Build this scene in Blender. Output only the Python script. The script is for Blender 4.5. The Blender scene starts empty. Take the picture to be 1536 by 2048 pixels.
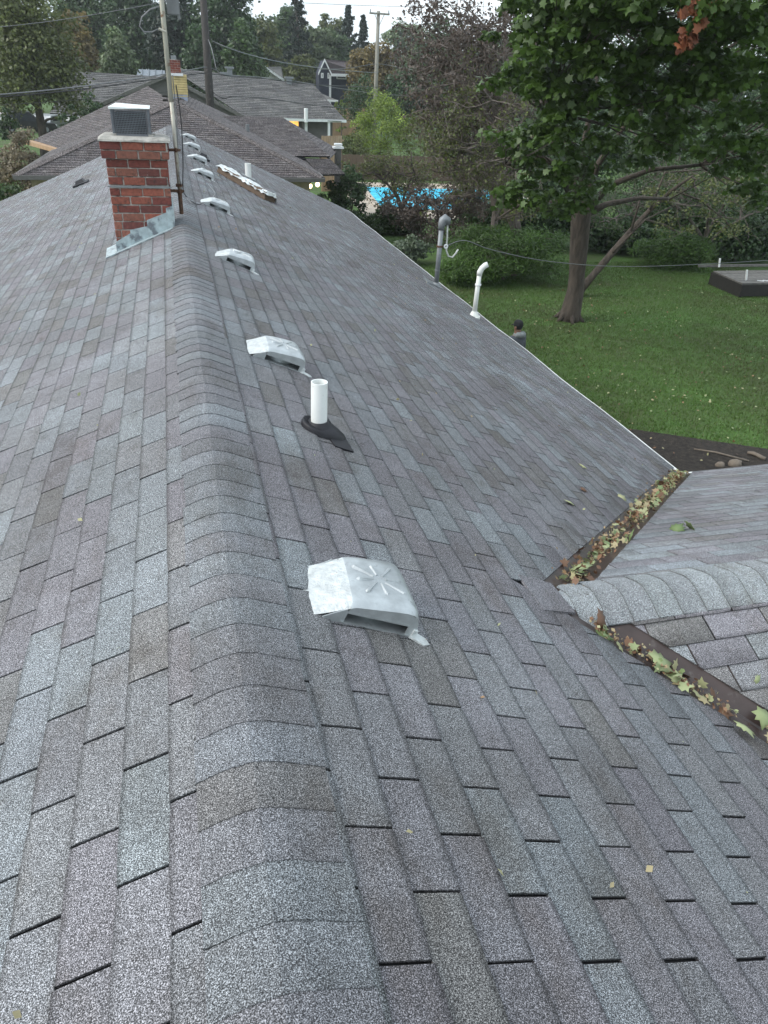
import bpy, math, random
import numpy as np
from mathutils import Vector, Matrix
random.seed(7)
rng = np.random.default_rng(7)
sc = bpy.context.scene
COL = sc.collection

# ------------------------------------------------------------------ camera
H = 4.65                      # ridge height above the lawn
PITCH, YAW, ROLL = 0.54179, 0.28328, 0.05455
F = 1445.1                    # focal length in pixels of a 1536 x 2048 frame
CAM = np.array([-0.0495, 0.0, H + 1.3731])
cy, sy, cp_, sp_ = math.cos(YAW), math.sin(YAW), math.cos(PITCH), math.sin(PITCH)
f0 = np.array([sy, cy, 0]); r0 = np.array([cy, -sy, 0]); u0_ = np.array([0, 0, 1.0])
FW = f0 * cp_ - u0_ * sp_; UP = u0_ * cp_ + f0 * sp_
RT = r0 * math.cos(ROLL) + UP * math.sin(ROLL); UPV = UP * math.cos(ROLL) - r0 * math.sin(ROLL)
cd = bpy.data.cameras.new('camera'); cam = bpy.data.objects.new('camera', cd); COL.objects.link(cam)
M = Matrix(((RT[0], UPV[0], -FW[0], CAM[0]), (RT[1], UPV[1], -FW[1], CAM[1]), (RT[2], UPV[2], -FW[2], CAM[2]), (0, 0, 0, 1)))
cam.matrix_world = M
cd.sensor_fit = 'VERTICAL'; cd.sensor_height = 32.0; cd.lens = 32.0 * F / 2048
cd.clip_start = 0.05; cd.clip_end = 3000
sc.camera = cam

# ------------------------------------------------------------------ sky, sun, exposure
SUN_EL, SUN_AZ = math.radians(38), math.radians(-88)
w = bpy.data.worlds.new('World'); sc.world = w; w.use_nodes = True
nt = w.node_tree; nt.nodes.clear()
wo = nt.nodes.new('ShaderNodeOutputWorld'); bg = nt.nodes.new('ShaderNodeBackground')
sk = nt.nodes.new('ShaderNodeTexSky'); sk.sky_type = 'NISHITA'; sk.sun_disc = False
sk.sun_elevation = SUN_EL; sk.sun_rotation = SUN_AZ; sk.dust_density = 3; sk.air_density = 1.2
tc = nt.nodes.new('ShaderNodeTexCoord'); no = nt.nodes.new('ShaderNodeTexNoise')
no.inputs['Scale'].default_value = 2.2; no.inputs['Detail'].default_value = 5
mp = nt.nodes.new('ShaderNodeMapping'); mp.inputs['Scale'].default_value = (1, 1, 3.5)
nt.links.new(tc.outputs['Generated'], mp.inputs[0]); nt.links.new(mp.outputs[0], no.inputs['Vector'])
cr = nt.nodes.new('ShaderNodeValToRGB')
cr.color_ramp.elements[0].position = 0.35; cr.color_ramp.elements[0].color = (6.6, 7.6, 8.4, 1)
cr.color_ramp.elements[1].position = 0.65; cr.color_ramp.elements[1].color = (8.6, 9.4, 10.0, 1)
nt.links.new(no.outputs['Fac'], cr.inputs[0])
mx = nt.nodes.new('ShaderNodeMixRGB'); mx.inputs[0].default_value = 0.82
nt.links.new(sk.outputs[0], mx.inputs[1]); nt.links.new(cr.outputs[0], mx.inputs[2])
nt.links.new(mx.outputs[0], bg.inputs[0]); bg.inputs[1].default_value = 0.095
nt.links.new(bg.outputs[0], wo.inputs[0])
sl = bpy.data.lights.new('sun', 'SUN'); so = bpy.data.objects.new('sun', sl); COL.objects.link(so)
sl.energy = 1.5; sl.angle = math.radians(40); sl.color = (1, 0.97, 0.93)
sdir = Vector((math.sin(SUN_AZ) * math.cos(SUN_EL), math.cos(SUN_AZ) * math.cos(SUN_EL), math.sin(SUN_EL)))
so.rotation_euler = sdir.to_track_quat('Z', 'Y').to_euler(); so.location = (0, 0, 40)
vs = sc.view_settings; vs.view_transform = 'Standard'; vs.look = 'None'; vs.gamma = 1; vs.exposure = 0.90; vs.use_curve_mapping = False
sc.cycles.max_bounces = 6; sc.cycles.transparent_max_bounces = 6

# ------------------------------------------------------------------ helpers: seeing points
def ray(x, y): return FW + RT * (x - 768) / F + UPV * (1024 - y) / F
def onpl(x, y, n, k):
    d = ray(x, y); n = np.array(n, float); return CAM + d * ((k - CAM @ n) / (d @ n))
def at_z(x, y, z=0.0): return onpl(x, y, (0, 0, 1), z)
def at_y(x, y, Y): return onpl(x, y, (0, 1, 0), Y)
def prj(P):
    d = np.asarray(P) - CAM; z = d @ FW
    return 768 + F * (d @ RT) / z, 1024 - F * (d @ UPV) / z, z

# ------------------------------------------------------------------ helpers: materials
def nn(t, kind, **kw):
    n = t.nodes.new(kind)
    for k, v in kw.items():
        if k in n.inputs: n.inputs[k].default_value = v
        else: setattr(n, k, v)
    return n
def newmat(name):
    m = bpy.data.materials.new(name); m.use_nodes = True
    return m, m.node_tree, m.node_tree.nodes['Principled BSDF']
def ramp(t, fac, stops):
    r = t.nodes.new('ShaderNodeValToRGB'); e = r.color_ramp.elements
    while len(e) < len(stops): e.new(0.5)
    for i, (p, c) in enumerate(stops):
        e[i].position = p; e[i].color = (c[0], c[1], c[2], 1)
    t.links.new(fac, r.inputs[0]); return r.outputs[0]
def mixc(t, a, b, fac, mode='MIX'):
    m = t.nodes.new('ShaderNodeMixRGB'); m.blend_type = mode
    for i, v in ((1, a), (2, b), (0, fac)):
        if isinstance(v, (int, float)): m.inputs[i].default_value = v
        elif isinstance(v, tuple): m.inputs[i].default_value = (*v, 1)
        else: t.links.new(v, m.inputs[i])
    return m.outputs[0]
def noise(t, scale, detail=3, rough=0.5, stretch=None, coord='Object'):
    c = t.nodes.new('ShaderNodeTexCoord'); n = nn(t, 'ShaderNodeTexNoise', Scale=scale, Detail=detail, Roughness=rough)
    if stretch:
        m = nn(t, 'ShaderNodeMapping'); m.inputs['Scale'].default_value = stretch
        t.links.new(c.outputs[coord], m.inputs[0]); t.links.new(m.outputs[0], n.inputs['Vector'])
    else: t.links.new(c.outputs[coord], n.inputs['Vector'])
    return n.outputs['Fac']
def bump(t, b, h, s=0.3, d=0.01):
    n = nn(t, 'ShaderNodeBump', Strength=s, Distance=d); t.links.new(h, n.inputs['Height']); t.links.new(n.outputs[0], b.inputs['Normal'])
def simple(name, base, rough=0.6, metal=0.0, scale=8, amount=0.25, fine=None, bs=0.2, bd=0.005, stretch=None, dirt=None, spec=None):
    m, t, b = newmat(name)
    lo = tuple(x * (1 - amount) for x in base); hi = tuple(min(1, x * (1 + amount)) for x in base)
    f = noise(t, scale, 5, 0.6, stretch)
    c = ramp(t, f, [(0.3, lo), (0.7, hi)])
    if dirt:
        f2 = noise(t, dirt[1], 4, 0.65); c = mixc(t, c, dirt[0], ramp(t, f2, [(dirt[2], (0, 0, 0)), (dirt[2] + 0.12, (1, 1, 1))]))
    t.links.new(c, b.inputs['Base Color']); b.inputs['Roughness'].default_value = rough; b.inputs['Metallic'].default_value = metal
    if spec is not None: b.inputs['Specular IOR Level'].default_value = spec
    bump(t, b, noise(t, fine or scale * 6, 3, 0.6, stretch), bs, bd)
    return m
def shingle_mat(name, fine=385, lich=True, gain=1.0, wear=0.7):
    m, t, b = newmat(name)
    at = nn(t, 'ShaderNodeAttribute'); at.attribute_name = 'tint'
    g = noise(t, fine, 2, 0.7)
    gran = ramp(t, g, [(0.36, (0.11,) * 3), (0.47, (0.46,) * 3), (0.56, (1.35,) * 3), (0.68, (3.5,) * 3)])
    c = mixc(t, at.outputs['Color'], gran, 1.0, 'MULTIPLY')
    f = noise(t, 0.9, 6, 0.68)                       # weathered patches
    c = mixc(t, c, mixc(t, c, (1.45 * gain, 1.5 * gain, 1.52 * gain), 1.0, 'MULTIPLY'), ramp(t, f, [(0.48, (0, 0, 0)), (0.66, (wear,) * 3)]))
    f = noise(t, 3.1, 6, 0.7, (1, 0.5, 1))
    c = mixc(t, c, mixc(t, c, (0.66, 0.61, 0.56), 1.0, 'MULTIPLY'), ramp(t, f, [(0.52, (0, 0, 0)), (0.68, (0.8,) * 3)]))
    f = noise(t, 9.0, 5, 0.7)
    c = mixc(t, c, mixc(t, c, (0.7, 0.68, 0.66), 1.0, 'MULTIPLY'), ramp(t, f, [(0.55, (0, 0, 0)), (0.7, (0.7,) * 3)]))
    t.links.new(c, b.inputs['Base Color']); b.inputs['Roughness'].default_value = 0.85
    b.inputs['Specular IOR Level'].default_value = 0.35
    bump(t, b, g, 0.55, 0.003)
    return m
def leaf_mat(name, stops, trans=0.33, rough=0.45):
    m, t, b = newmat(name)
    at = nn(t, 'ShaderNodeAttribute'); at.attribute_name = 'tint'
    c = ramp(t, at.outputs['Fac'], stops)
    t.links.new(c, b.inputs['Base Color']); b.inputs['Roughness'].default_value = rough
    tr = nn(t, 'ShaderNodeBsdfTranslucent'); t.links.new(c, tr.inputs[0])
    mx = nn(t, 'ShaderNodeMixShader'); mx.inputs[0].default_value = trans
    t.links.new(b.outputs[0], mx.inputs[1]); t.links.new(tr.outputs[0], mx.inputs[2])
    t.links.new(mx.outputs[0], t.nodes['Material Output'].inputs[0])
    return m
MT = {}
MT['shingle'] = shingle_mat('shingle')
MT['deck'] = simple('asphalt_underlay', (0.016, 0.016, 0.018), 0.95, scale=30)  # near-black colour stands in for the shade down in the slots
MT['neighbour_shingle'] = shingle_mat('neighbour_shingle', fine=40, wear=0.2)
MT['metal'] = simple('aluminium_weathered', (0.46, 0.49, 0.50), 0.48, 0.7, scale=14, amount=0.18, fine=60, bs=0.25, bd=0.004, dirt=((0.34, 0.36, 0.37), 25, 0.60))
MT['metal_rough'] = simple('aluminium_oxidised', (0.56, 0.59, 0.59), 0.62, 0.45, scale=30, amount=0.2, fine=45, bs=0.9, bd=0.01, dirt=((0.42, 0.41, 0.40), 60, 0.60))
MT['metal_dark'] = simple('vent_inside', (0.10, 0.105, 0.11), 0.5, 0.6)
MT['valley'] = simple('brown_valley_metal', (0.050, 0.034, 0.030), 0.38, 0.1, scale=5, amount=0.3, dirt=((0.11, 0.095, 0.085), 9, 0.58))
MT['drip'] = simple('white_drip_edge', (0.62, 0.64, 0.62), 0.5, scale=6, amount=0.2, dirt=((0.25, 0.26, 0.22), 14, 0.6))
MT['pvc'] = simple('white_pvc', (0.76, 0.78, 0.76), 0.4, scale=5, amount=0.05, fine=20, bs=0.05, dirt=((0.50, 0.49, 0.45), 22, 0.64))
MT['pvc_old'] = simple('aged_white_pipe', (0.66, 0.68, 0.64), 0.5, scale=8, amount=0.1, dirt=((0.42, 0.38, 0.30), 12, 0.62))
MT['pipe_in'] = simple('pipe_inside', (0.22, 0.21, 0.20), 0.8)
MT['rubber'] = simple('black_rubber', (0.014, 0.014, 0.018), 0.55, scale=20, spec=0.4)
MT['galv'] = simple('grey_conduit', (0.20, 0.215, 0.225), 0.5, 0.3, scale=10, amount=0.15)
MT['white_wire'] = simple('pale_wire', (0.55, 0.56, 0.52), 0.5)
MT['rust'] = simple('rusty_steel', (0.10, 0.055, 0.035), 0.8, 0.2, scale=40, amount=0.6)
MT['mast'] = simple('weathered_mast', (0.44, 0.42, 0.36), 0.6, 0.3, scale=12, amount=0.3, stretch=(1, 1, 0.2), dirt=((0.20, 0.10, 0.055), 10, 0.55))
MT['black_wire'] = simple('black_cable', (0.022, 0.022, 0.024), 0.6)
MT['grey_wire'] = simple('grey_cable', (0.16, 0.165, 0.17), 0.5)
MT['mortar'] = simple('mortar', (0.43, 0.40, 0.365), 0.95, scale=25, amount=0.35, bs=0.6, dirt=((0.14, 0.12, 0.11), 9, 0.5))
MT['crown'] = simple('chimney_concrete', (0.36, 0.345, 0.315), 0.95, scale=18, amount=0.3, bs=0.7, bd=0.012, dirt=((0.20, 0.19, 0.17), 11, 0.58))
MT['flash'] = simple('painted_flashing', (0.36, 0.43, 0.45), 0.6, 0.1, scale=20, amount=0.2, dirt=((0.15, 0.17, 0.19), 9, 0.50))
MT['cap_white'] = simple('cap_lid', (0.72, 0.75, 0.74), 0.5, 0.2, scale=12, amount=0.15, dirt=((0.35, 0.36, 0.35), 16, 0.63))
MT['mesh'] = simple('spark_mesh', (0.15, 0.16, 0.18), 0.45, 0.6)
MT['foil'] = simple('foil_tape', (0.72, 0.74, 0.73), 0.28, 0.85, scale=10, amount=0.15, fine=18, bs=1.0, bd=0.03, dirt=((0.30, 0.27, 0.24), 12, 0.62))
MT['wood_brown'] = simple('brown_wood', (0.11, 0.075, 0.05), 0.8, scale=10, stretch=(1, 8, 8))
MT['wood_tan'] = simple('tan_wood', (0.34, 0.22, 0.13), 0.85, scale=6, stretch=(1, 1, 0.3))
MT['wood_grey'] = simple('grey_deck_wood', (0.13, 0.125, 0.115), 0.9, scale=6, amount=0.35)
MT['wood_dark'] = simple('dark_wood', (0.020, 0.018, 0.016), 0.9, scale=8)
MT['pole'] = simple('pole_wood', (0.23, 0.22, 0.19), 0.9, scale=5, stretch=(1, 1, 0.1))
MT['pole_dark'] = simple('tarred_pole', (0.040, 0.036, 0.034), 0.9, scale=9, stretch=(1, 1, 0.15), dirt=((0.12, 0.10, 0.09), 6, 0.6))
MT['bark'] = simple('maple_bark', (0.062, 0.050, 0.040), 0.95, scale=9, amount=0.5, fine=22, bs=1.0, bd=0.03, stretch=(1, 1, 0.25))
MT['bark_grey'] = simple('grey_twigs', (0.13, 0.108, 0.095), 0.95, scale=8, amount=0.4)
MT['white'] = simple('white_paint', (0.72, 0.74, 0.74), 0.6, scale=4, amount=0.06)
MT['wall_tan'] = simple('beige_siding', (0.40, 0.33, 0.24), 0.8, scale=3)
MT['wall_grey'] = simple('grey_siding', (0.125, 0.12, 0.115), 0.85, scale=3, amount=0.12)
MT['wall_navy'] = simple('navy_siding', (0.028, 0.034, 0.055), 0.8, scale=4)
MT['yellow'] = simple('yellow_lap', (0.50, 0.40, 0.18), 0.7, scale=5)
MT['blue_flash'] = simple('blue_grey_flashing', (0.30, 0.34, 0.42), 0.5, 0.2, scale=5)
MT['navy_roof'] = simple('dark_brown_shingle', (0.070, 0.055, 0.058), 0.9, scale=6)
MT['blue_roof'] = simple('pale_metal_roof', (0.22, 0.25, 0.28), 0.6, 0.2, scale=4)
MT['glass'] = simple('dark_glass', (0.03, 0.035, 0.04), 0.12, scale=3, bs=0.0)
MT['mulch'] = simple('mulch', (0.030, 0.024, 0.019), 1.0, scale=9, amount=0.6, fine=50, bs=1.0, bd=0.03)
MT['mulch_chip'] = simple('mulch_chip', (0.055, 0.044, 0.036), 1.0, scale=9, amount=0.6)
MT['stick'] = simple('stick', (0.17, 0.14, 0.11), 0.9, scale=15)
MT['road'] = simple('pale_driveway', (0.40, 0.40, 0.38), 0.9, scale=2)
MT['patio'] = simple('patio_stone', (0.42, 0.36, 0.29), 0.9, scale=3)
MT['car_dark'] = simple('dark_car_paint', (0.030, 0.032, 0.034), 0.25, 0.2, scale=2, bs=0.0)
MT['car_silver'] = simple('silver_car_paint', (0.32, 0.34, 0.35), 0.3, 0.5, scale=2, bs=0.0)
MT['tyre'] = simple('tyre', (0.02, 0.02, 0.02), 0.9)
MT['skin'] = simple('skin', (0.20, 0.11, 0.075), 0.6, scale=9, amount=0.1)
MT['hoodie'] = simple('grey_fleece', (0.075, 0.083, 0.095), 0.95, scale=16, amount=0.25, bs=0.6, bd=0.02)
MT['hoodlight'] = simple('pale_fleece', (0.19, 0.21, 0.21), 0.95, scale=16, amount=0.2)
MT['cap'] = simple('black_cap', (0.009, 0.010, 0.012), 0.9, scale=20)
MT['trouser'] = simple('dark_trousers', (0.02, 0.022, 0.03), 0.9)
def water():
    m, t, b = newmat('pool_water')
    c = ramp(t, noise(t, 1.4, 3, 0.5), [(0.35, (0.03, 0.42, 0.66)), (0.65, (0.10, 0.62, 0.82))])
    t.links.new(c, b.inputs['Base Color']); b.inputs['Roughness'].default_value = 0.12
    t.links.new(c, b.inputs['Emission Color']); b.inputs['Emission Strength'].default_value = 0.28   # faint glow put into the water material itself
    bump(t, b, noise(t, 3.0, 2), 0.3, 0.03); return m
MT['water'] = water()
def emit(name, col, s):
    m, t, b = newmat(name); b.inputs['Base Color'].default_value = (*col, 1)
    b.inputs['Emission Color'].default_value = (*col, 1); b.inputs['Emission Strength'].default_value = s; return m
MT['bulb'] = emit('lit_bulb', (1.0, 0.78, 0.40), 6)
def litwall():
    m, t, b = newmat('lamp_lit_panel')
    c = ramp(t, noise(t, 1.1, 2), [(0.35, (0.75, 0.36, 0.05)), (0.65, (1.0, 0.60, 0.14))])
    t.links.new(c, b.inputs['Base Color']); t.links.new(c, b.inputs['Emission Color']); b.inputs['Emission Strength'].default_value = 0.75; return m  # lamp light on the carport wall is put in as the panel's own glow
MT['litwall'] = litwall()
def brick_mat():
    m, t, b = newmat('brick')
    at = nn(t, 'ShaderNodeAttribute'); at.attribute_name = 'tint'
    f = noise(t, 35, 5, 0.7)
    c = mixc(t, at.outputs['Color'], ramp(t, f, [(0.3, (0.55,) * 3), (0.5, (1, 1, 1)), (0.72, (1.45, 1.35, 1.3))]), 1.0, 'MULTIPLY')
    f2 = noise(t, 14, 5, 0.75)
    c = mixc(t, c, (0.04, 0.028, 0.026), ramp(t, f2, [(0.56, (0, 0, 0)), (0.70, (0.85,) * 3)]))
    f3 = noise(t, 22, 6, 0.8)
    c = mixc(t, c, (0.48, 0.42, 0.38), ramp(t, f3, [(0.63, (0, 0, 0)), (0.70, (0.6,) * 3)]))
    t.links.new(c, b.inputs['Base Color']); b.inputs['Roughness'].default_value = 0.92
    bump(t, b, f, 0.8, 0.008); return m
MT['brick'] = brick_mat()
def grass_mat():
    m, t, b = newmat('lawn_ground')
    c = ramp(t, noise(t, 0.5, 6, 0.65), [(0.32, (0.060, 0.075, 0.022)), (0.5, (0.060, 0.115, 0.022)), (0.7, (0.078, 0.17, 0.030))])
    c = mixc(t, c, (0.055, 0.048, 0.022), ramp(t, noise(t, 1.3, 6, 0.7), [(0.55, (0, 0, 0)), (0.72, (0.7,) * 3)]))
    c = mixc(t, c, ramp(t, noise(t, 30, 3, 0.7), [(0.3, (0.5,) * 3), (0.7, (1.5,) * 3)]), 1.0, 'MULTIPLY')
    t.links.new(c, b.inputs['Base Color']); b.inputs['Roughness'].default_value = 0.95
    bump(t, b, noise(t, 40, 3), 0.8, 0.05); return m
MT['lawn'] = grass_mat()
G = lambda k: [(0.0, tuple(x * 0.55 for x in k)), (0.45, k), (0.85, tuple(x * 1.6 for x in k)), (1.0, tuple(x * 2.3 for x in k))]
for nm, col in dict(maple_leaf=(0.068, 0.125, 0.022), dark_leaf=(0.036, 0.074, 0.022), mid_leaf=(0.054, 0.098, 0.028), olive_leaf=(0.100, 0.120, 0.034),
                    yellow_leaf=(0.170, 0.230, 0.036), rust_leaf=(0.165, 0.125, 0.040), purple_leaf=(0.098, 0.074, 0.060), conifer_leaf=(0.018, 0.036, 0.021),
                    pale_leaf=(0.115, 0.155, 0.070), yew_leaf=(0.062, 0.125, 0.020), silver_leaf=(0.13, 0.17, 0.11), seed_leaf=(0.175, 0.145, 0.092),
                    arb_leaf=(0.040, 0.085, 0.014)).items():
    MT[nm] = leaf_mat(nm, G(col))
MT['blade'] = leaf_mat('grass_blade', [(0, (0.075, 0.070, 0.028)), (0.3, (0.070, 0.105, 0.022)), (0.6, (0.080, 0.155, 0.026)), (0.85, (0.085, 0.19, 0.034)), (1, (0.15, 0.17, 0.065))], 0.2)
MT['litter'] = leaf_mat('fallen_leaf', [(0, (0.09, 0.045, 0.025)), (0.25, (0.24, 0.13, 0.07)), (0.45, (0.36, 0.30, 0.17)), (0.7, (0.34, 0.38, 0.20)), (1, (0.13, 0.19, 0.07))], 0.1, 0.6)
MT['orange_leaf'] = leaf_mat('orange_leaf', [(0, (0.13, 0.04, 0.02)), (1, (0.42, 0.15, 0.07))], 0.3, 0.6)

# ------------------------------------------------------------------ helpers: meshes and objects
BASE = {}                                             # world position of each thing's base
def tag(o, label=None, cat=None, group=None, kind=None):
    if label: o['label'] = label
    if cat: o['category'] = cat
    if group: o['group'] = group
    if kind: o['kind'] = kind
    return o
def thing(name, loc, label, cat, group=None, mw=None):
    o = bpy.data.objects.new(name, None); COL.objects.link(o); o.empty_display_size = 0.1
    if mw is not None: o.matrix_world = mw; BASE[o] = None
    else: o.location = loc; BASE[o] = np.array(loc, float)
    return tag(o, label, cat, group)
def link(name, me, m, parent=None, local=False):
    o = bpy.data.objects.new(name, me); COL.objects.link(o)
    if m is not None: me.materials.append(MT[m] if isinstance(m, str) else m)
    if parent is not None:
        o.parent = parent; BASE[o] = BASE[parent]
    else: BASE[o] = np.zeros(3)
    return o
class MB:
    def __init__(s): s.v = []; s.f = []; s.c = []
    def face(s, pts):
        n = len(s.v); s.v += [tuple(map(float, p)) for p in pts]; s.f.append(tuple(range(n, n + len(pts))))
    def mesh(s, verts, faces, col=None):
        n = len(s.v); s.v += [tuple(map(float, p)) for p in verts]; s.f += [tuple(i + n for i in f) for f in faces]
        if col is not None: s.c += [col] * len(verts)
        return s
    def box(s, c, h, ax=None, col=None):
        c = np.array(c, float); ax = np.eye(3) if ax is None else np.array(ax, float)
        V = [c + ax[0] * h[0] * a + ax[1] * h[1] * b + ax[2] * h[2] * d for a in (-1, 1) for b in (-1, 1) for d in (-1, 1)]
        return s.mesh(V, [(0, 1, 3, 2), (4, 6, 7, 5), (0, 4, 5, 1), (2, 3, 7, 6), (0, 2, 6, 4), (1, 5, 7, 3)], col)
    def box2(s, a, b, col=None):
        a = np.array(a, float); b = np.array(b, float); return s.box((a + b) / 2, (b - a) / 2, None, col)
    def prism(s, top, bot, col=None):
        n = len(top); V = list(top) + list(bot)
        return s.mesh(V, [tuple(range(n)), tuple(range(2 * n - 1, n - 1, -1))] + [(i, i + n, (i + 1) % n + n, (i + 1) % n) for i in range(n)], col)
    def tube(s, path, r, seg=6, cap=True, col=None):
        P = [np.array(p, float) for p in path]; n = len(P); R = r if hasattr(r, '__len__') else [r] * n
        V = []; prev = None
        for i in range(n):
            t = P[min(i + 1, n - 1)] - P[max(i - 1, 0)]; t /= np.linalg.norm(t) + 1e-12
            if prev is None: a = np.cross(t, (0, 0, 1.0) if abs(t[2]) < 0.9 else (1.0, 0, 0))
            else: a = prev - t * (prev @ t)
            a /= np.linalg.norm(a) + 1e-12; prev = a; b = np.cross(t, a)
            V += [P[i] + (a * math.cos(2 * math.pi * k / seg) + b * math.sin(2 * math.pi * k / seg)) * R[i] for k in range(seg)]
        Fc = [(i * seg + k, i * seg + (k + 1) % seg, (i + 1) * seg + (k + 1) % seg, (i + 1) * seg + k) for i in range(n - 1) for k in range(seg)]
        if cap: Fc += [tuple(range(seg - 1, -1, -1)), tuple((n - 1) * seg + k for k in range(seg))]
        return s.mesh(V, Fc, col)
    def build(s, name, m, parent=None, smooth=False, bevel=0, local=False):
        me = bpy.data.meshes.new(name); V = np.array(s.v)
        b = BASE.get(parent) if parent is not None else None
        if b is not None and not local: V = V - b
        me.from_pydata(V.tolist(), [], s.f)
        if s.c:
            a = me.attributes.new('tint', 'FLOAT_COLOR', 'POINT'); a.data.foreach_set('color', np.array([(*c, 1) for c in s.c], dtype=np.float32).ravel())
        if smooth: me.shade_smooth()
        me.update(); o = link(name, me, m, parent)
        if bevel:
            bv = o.modifiers.new('bevel', 'BEVEL'); bv.width = bevel; bv.segments = 2; bv.limit_method = 'ANGLE'
        return o
def arrmesh(name, V, Fi, k, m, parent=None, tint=None):
    """big mesh from arrays: V (n,3), Fi (m,k) indices"""
    me = bpy.data.meshes.new(name); V = np.asarray(V, dtype=np.float32)
    b = BASE.get(parent) if parent is not None else None
    if b is not None: V = V - b.astype(np.float32)
    Fi = np.asarray(Fi, dtype=np.int32)
    me.vertices.add(len(V)); me.vertices.foreach_set('co', V.ravel())
    me.loops.add(Fi.size); me.loops.foreach_set('vertex_index', Fi.ravel())
    me.polygons.add(len(Fi)); me.polygons.foreach_set('loop_start', np.arange(0, Fi.size, k, dtype=np.int32))
    me.update(calc_edges=True)
    if tint is not None:
        a = me.attributes.new('tint', 'FLOAT', 'POINT'); a.data.foreach_set('value', np.asarray(tint, dtype=np.float32))
    return link(name, me, m, parent)
def copy_tree(o, parent=None):
    c = o.copy(); COL.objects.link(c); c.parent = parent; BASE[c] = BASE.get(o)
    for ch in list(o.children): copy_tree(ch, c)
    return c
def clip(poly, n, k):
    """keep the side n.p <= k of a convex polygon"""
    out = []
    for i in range(len(poly)):
        a, b = poly[i], poly[(i + 1) % len(poly)]
        da = a[0] * n[0] + a[1] * n[1] - k; db = b[0] * n[0] + b[1] * n[1] - k
        if da <= 0: out.append(a)
        if da * db < 0:
            t = da / (da - db); out.append((a[0] + (b[0] - a[0]) * t, a[1] + (b[1] - a[1]) * t))
    return out
# ------------------------------------------------------------------ ground, lawn, beds
def sheet(name, pts, z, m, kind='structure'):
    b = MB(); b.face([(p[0], p[1], z) for p in pts]); o = b.build(name, m); tag(o, kind=kind); return o
sheet('ground', [(-900, -900), (900, -900), (900, 900), (-900, 900)], 0.0, 'lawn')
sheet('driveway', [(-40, 98), (-9, 98), (-9, 112), (-40, 112)], 0.006, 'road')

# ------------------------------------------------------------------ the house we stand on
PT = 0.404105; CP, SP, TP = math.cos(PT), math.sin(PT), math.tan(PT)
EAVE, YEND, YNEAR = 5.266, 22.5, -2.4
WY, WX = 2.30, 1.44                                   # wing ridge line and where it meets the main slope
WZ = H - WX * TP
SURF = dict(R=((0, 0, H), (0, 1, 0), (CP, 0, -SP), (SP, 0, CP)), L=((0, 0, H), (0, 1, 0), (-CP, 0, -SP), (-SP, 0, CP)),
            WF=((0, WY, WZ), (1, 0, 0), (0, CP, -SP), (0, SP, CP)), WN=((0, WY, WZ), (1, 0, 0), (0, -CP, -SP), (0, -SP, CP)))
SURF = {k: [np.array(a, float) for a in v] for k, v in SURF.items()}
def sag(x, y):
    far = min(1, max(0, (y - 3) / 5))
    return 0.004 * math.sin(2.1 * y + 1.3 * x) + far * (0.011 * (1 - abs(x) / 5.5) * math.sin(1.05 * y + 0.55 * x + 0.4) * min(1, abs(x) / 1.5) + 0.006 * math.sin(2.6 * y - x)) \
        + 0.026 * math.exp(-((y - 10.2 - 0.5 * abs(x)) / 0.9) ** 2) * min(1, abs(x) / 0.8) * max(0, 1 - abs(x) / 4.2) * far
def sp(k, u, v, off=0.0):
    O, A, D, N = SURF[k]; P = O + A * u + D * v + N * off
    P[2] += sag(P[0], P[1]); return P
house = thing('house', (0, 0, 0), 'long low house in the foreground under a weathered grey three-tab shingle roof', 'house')
wl = MB()
wl.box2((-4.35, YNEAR + 0.3, 0), (4.35, YEND - 0.35, 2.52)); wl.box2((4.36, WY - 3.0, 0), (9.0, WY + 3.0, 2.52))
wl.prism([(-4.35, YEND - 0.36, 2.53), (4.35, YEND - 0.36, 2.53), (0, YEND - 0.36, H - 0.12)], [(-4.35, YEND - 0.5, 2.53), (4.35, YEND - 0.5, 2.53), (0, YEND - 0.5, H - 0.12)])
wl.build('wall', 'wall_tan', house)
def deck():
    b = MB()
    def grid(k, u0, u1, v0, v1, n, m, keep=None):
        for off in (-0.007,):
            for i in range(n):
                for j in range(m):
                    q = [(u0 + (u1 - u0) * (i + a) / n, v0 + (v1 - v0) * (j + c) / m) for a, c in ((0, 0), (1, 0), (1, 1), (0, 1))]
                    if keep: q = clip(q, *keep)
                    if len(q) < 3: continue
                    b.face([sp(k, *p, off) for p in q])
    grid('R', YNEAR, YEND, .04, EAVE, 60, 14); grid('L', YNEAR, YEND, .04, EAVE, 60, 14)
    for k in ('WF', 'WN'): grid(k, WX, 9.3, 0, 3.4 / CP, 20, 9, ((-1, CP), -(WX + 0.01)))
    # underside
    b.box2((-4.84, YNEAR, 2.535), (4.84, YEND, 2.555)); b.box2((4.85, WY - 3.38, 2.535), (9.3, WY + 3.38, 2.555))
    return b
roof = deck().build('roof', 'deck', house)
tag(roof, 'grey shingle roof with ridge caps, a side wing and two brown valleys')
PAL = [((0.158, 0.168, 0.177), 0.26), ((0.144, 0.139, 0.149), 0.36), ((0.127, 0.123, 0.122), 0.10), ((0.146, 0.147, 0.153), 0.28)]
def tone(jit=0.10, pal=PAL):
    r = random.random(); a = 0
    for c, p in pal:
        a += p
        if r <= a: break
    k = 1 + random.uniform(-jit, jit)
    return tuple(x * k * (1 + random.uniform(-.008, .008)) for x in c)
TAB, GAP = 0.305, 0.0088
tabs = []                                             # (surface, poly uv, v0, v1, full rectangle?)
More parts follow.
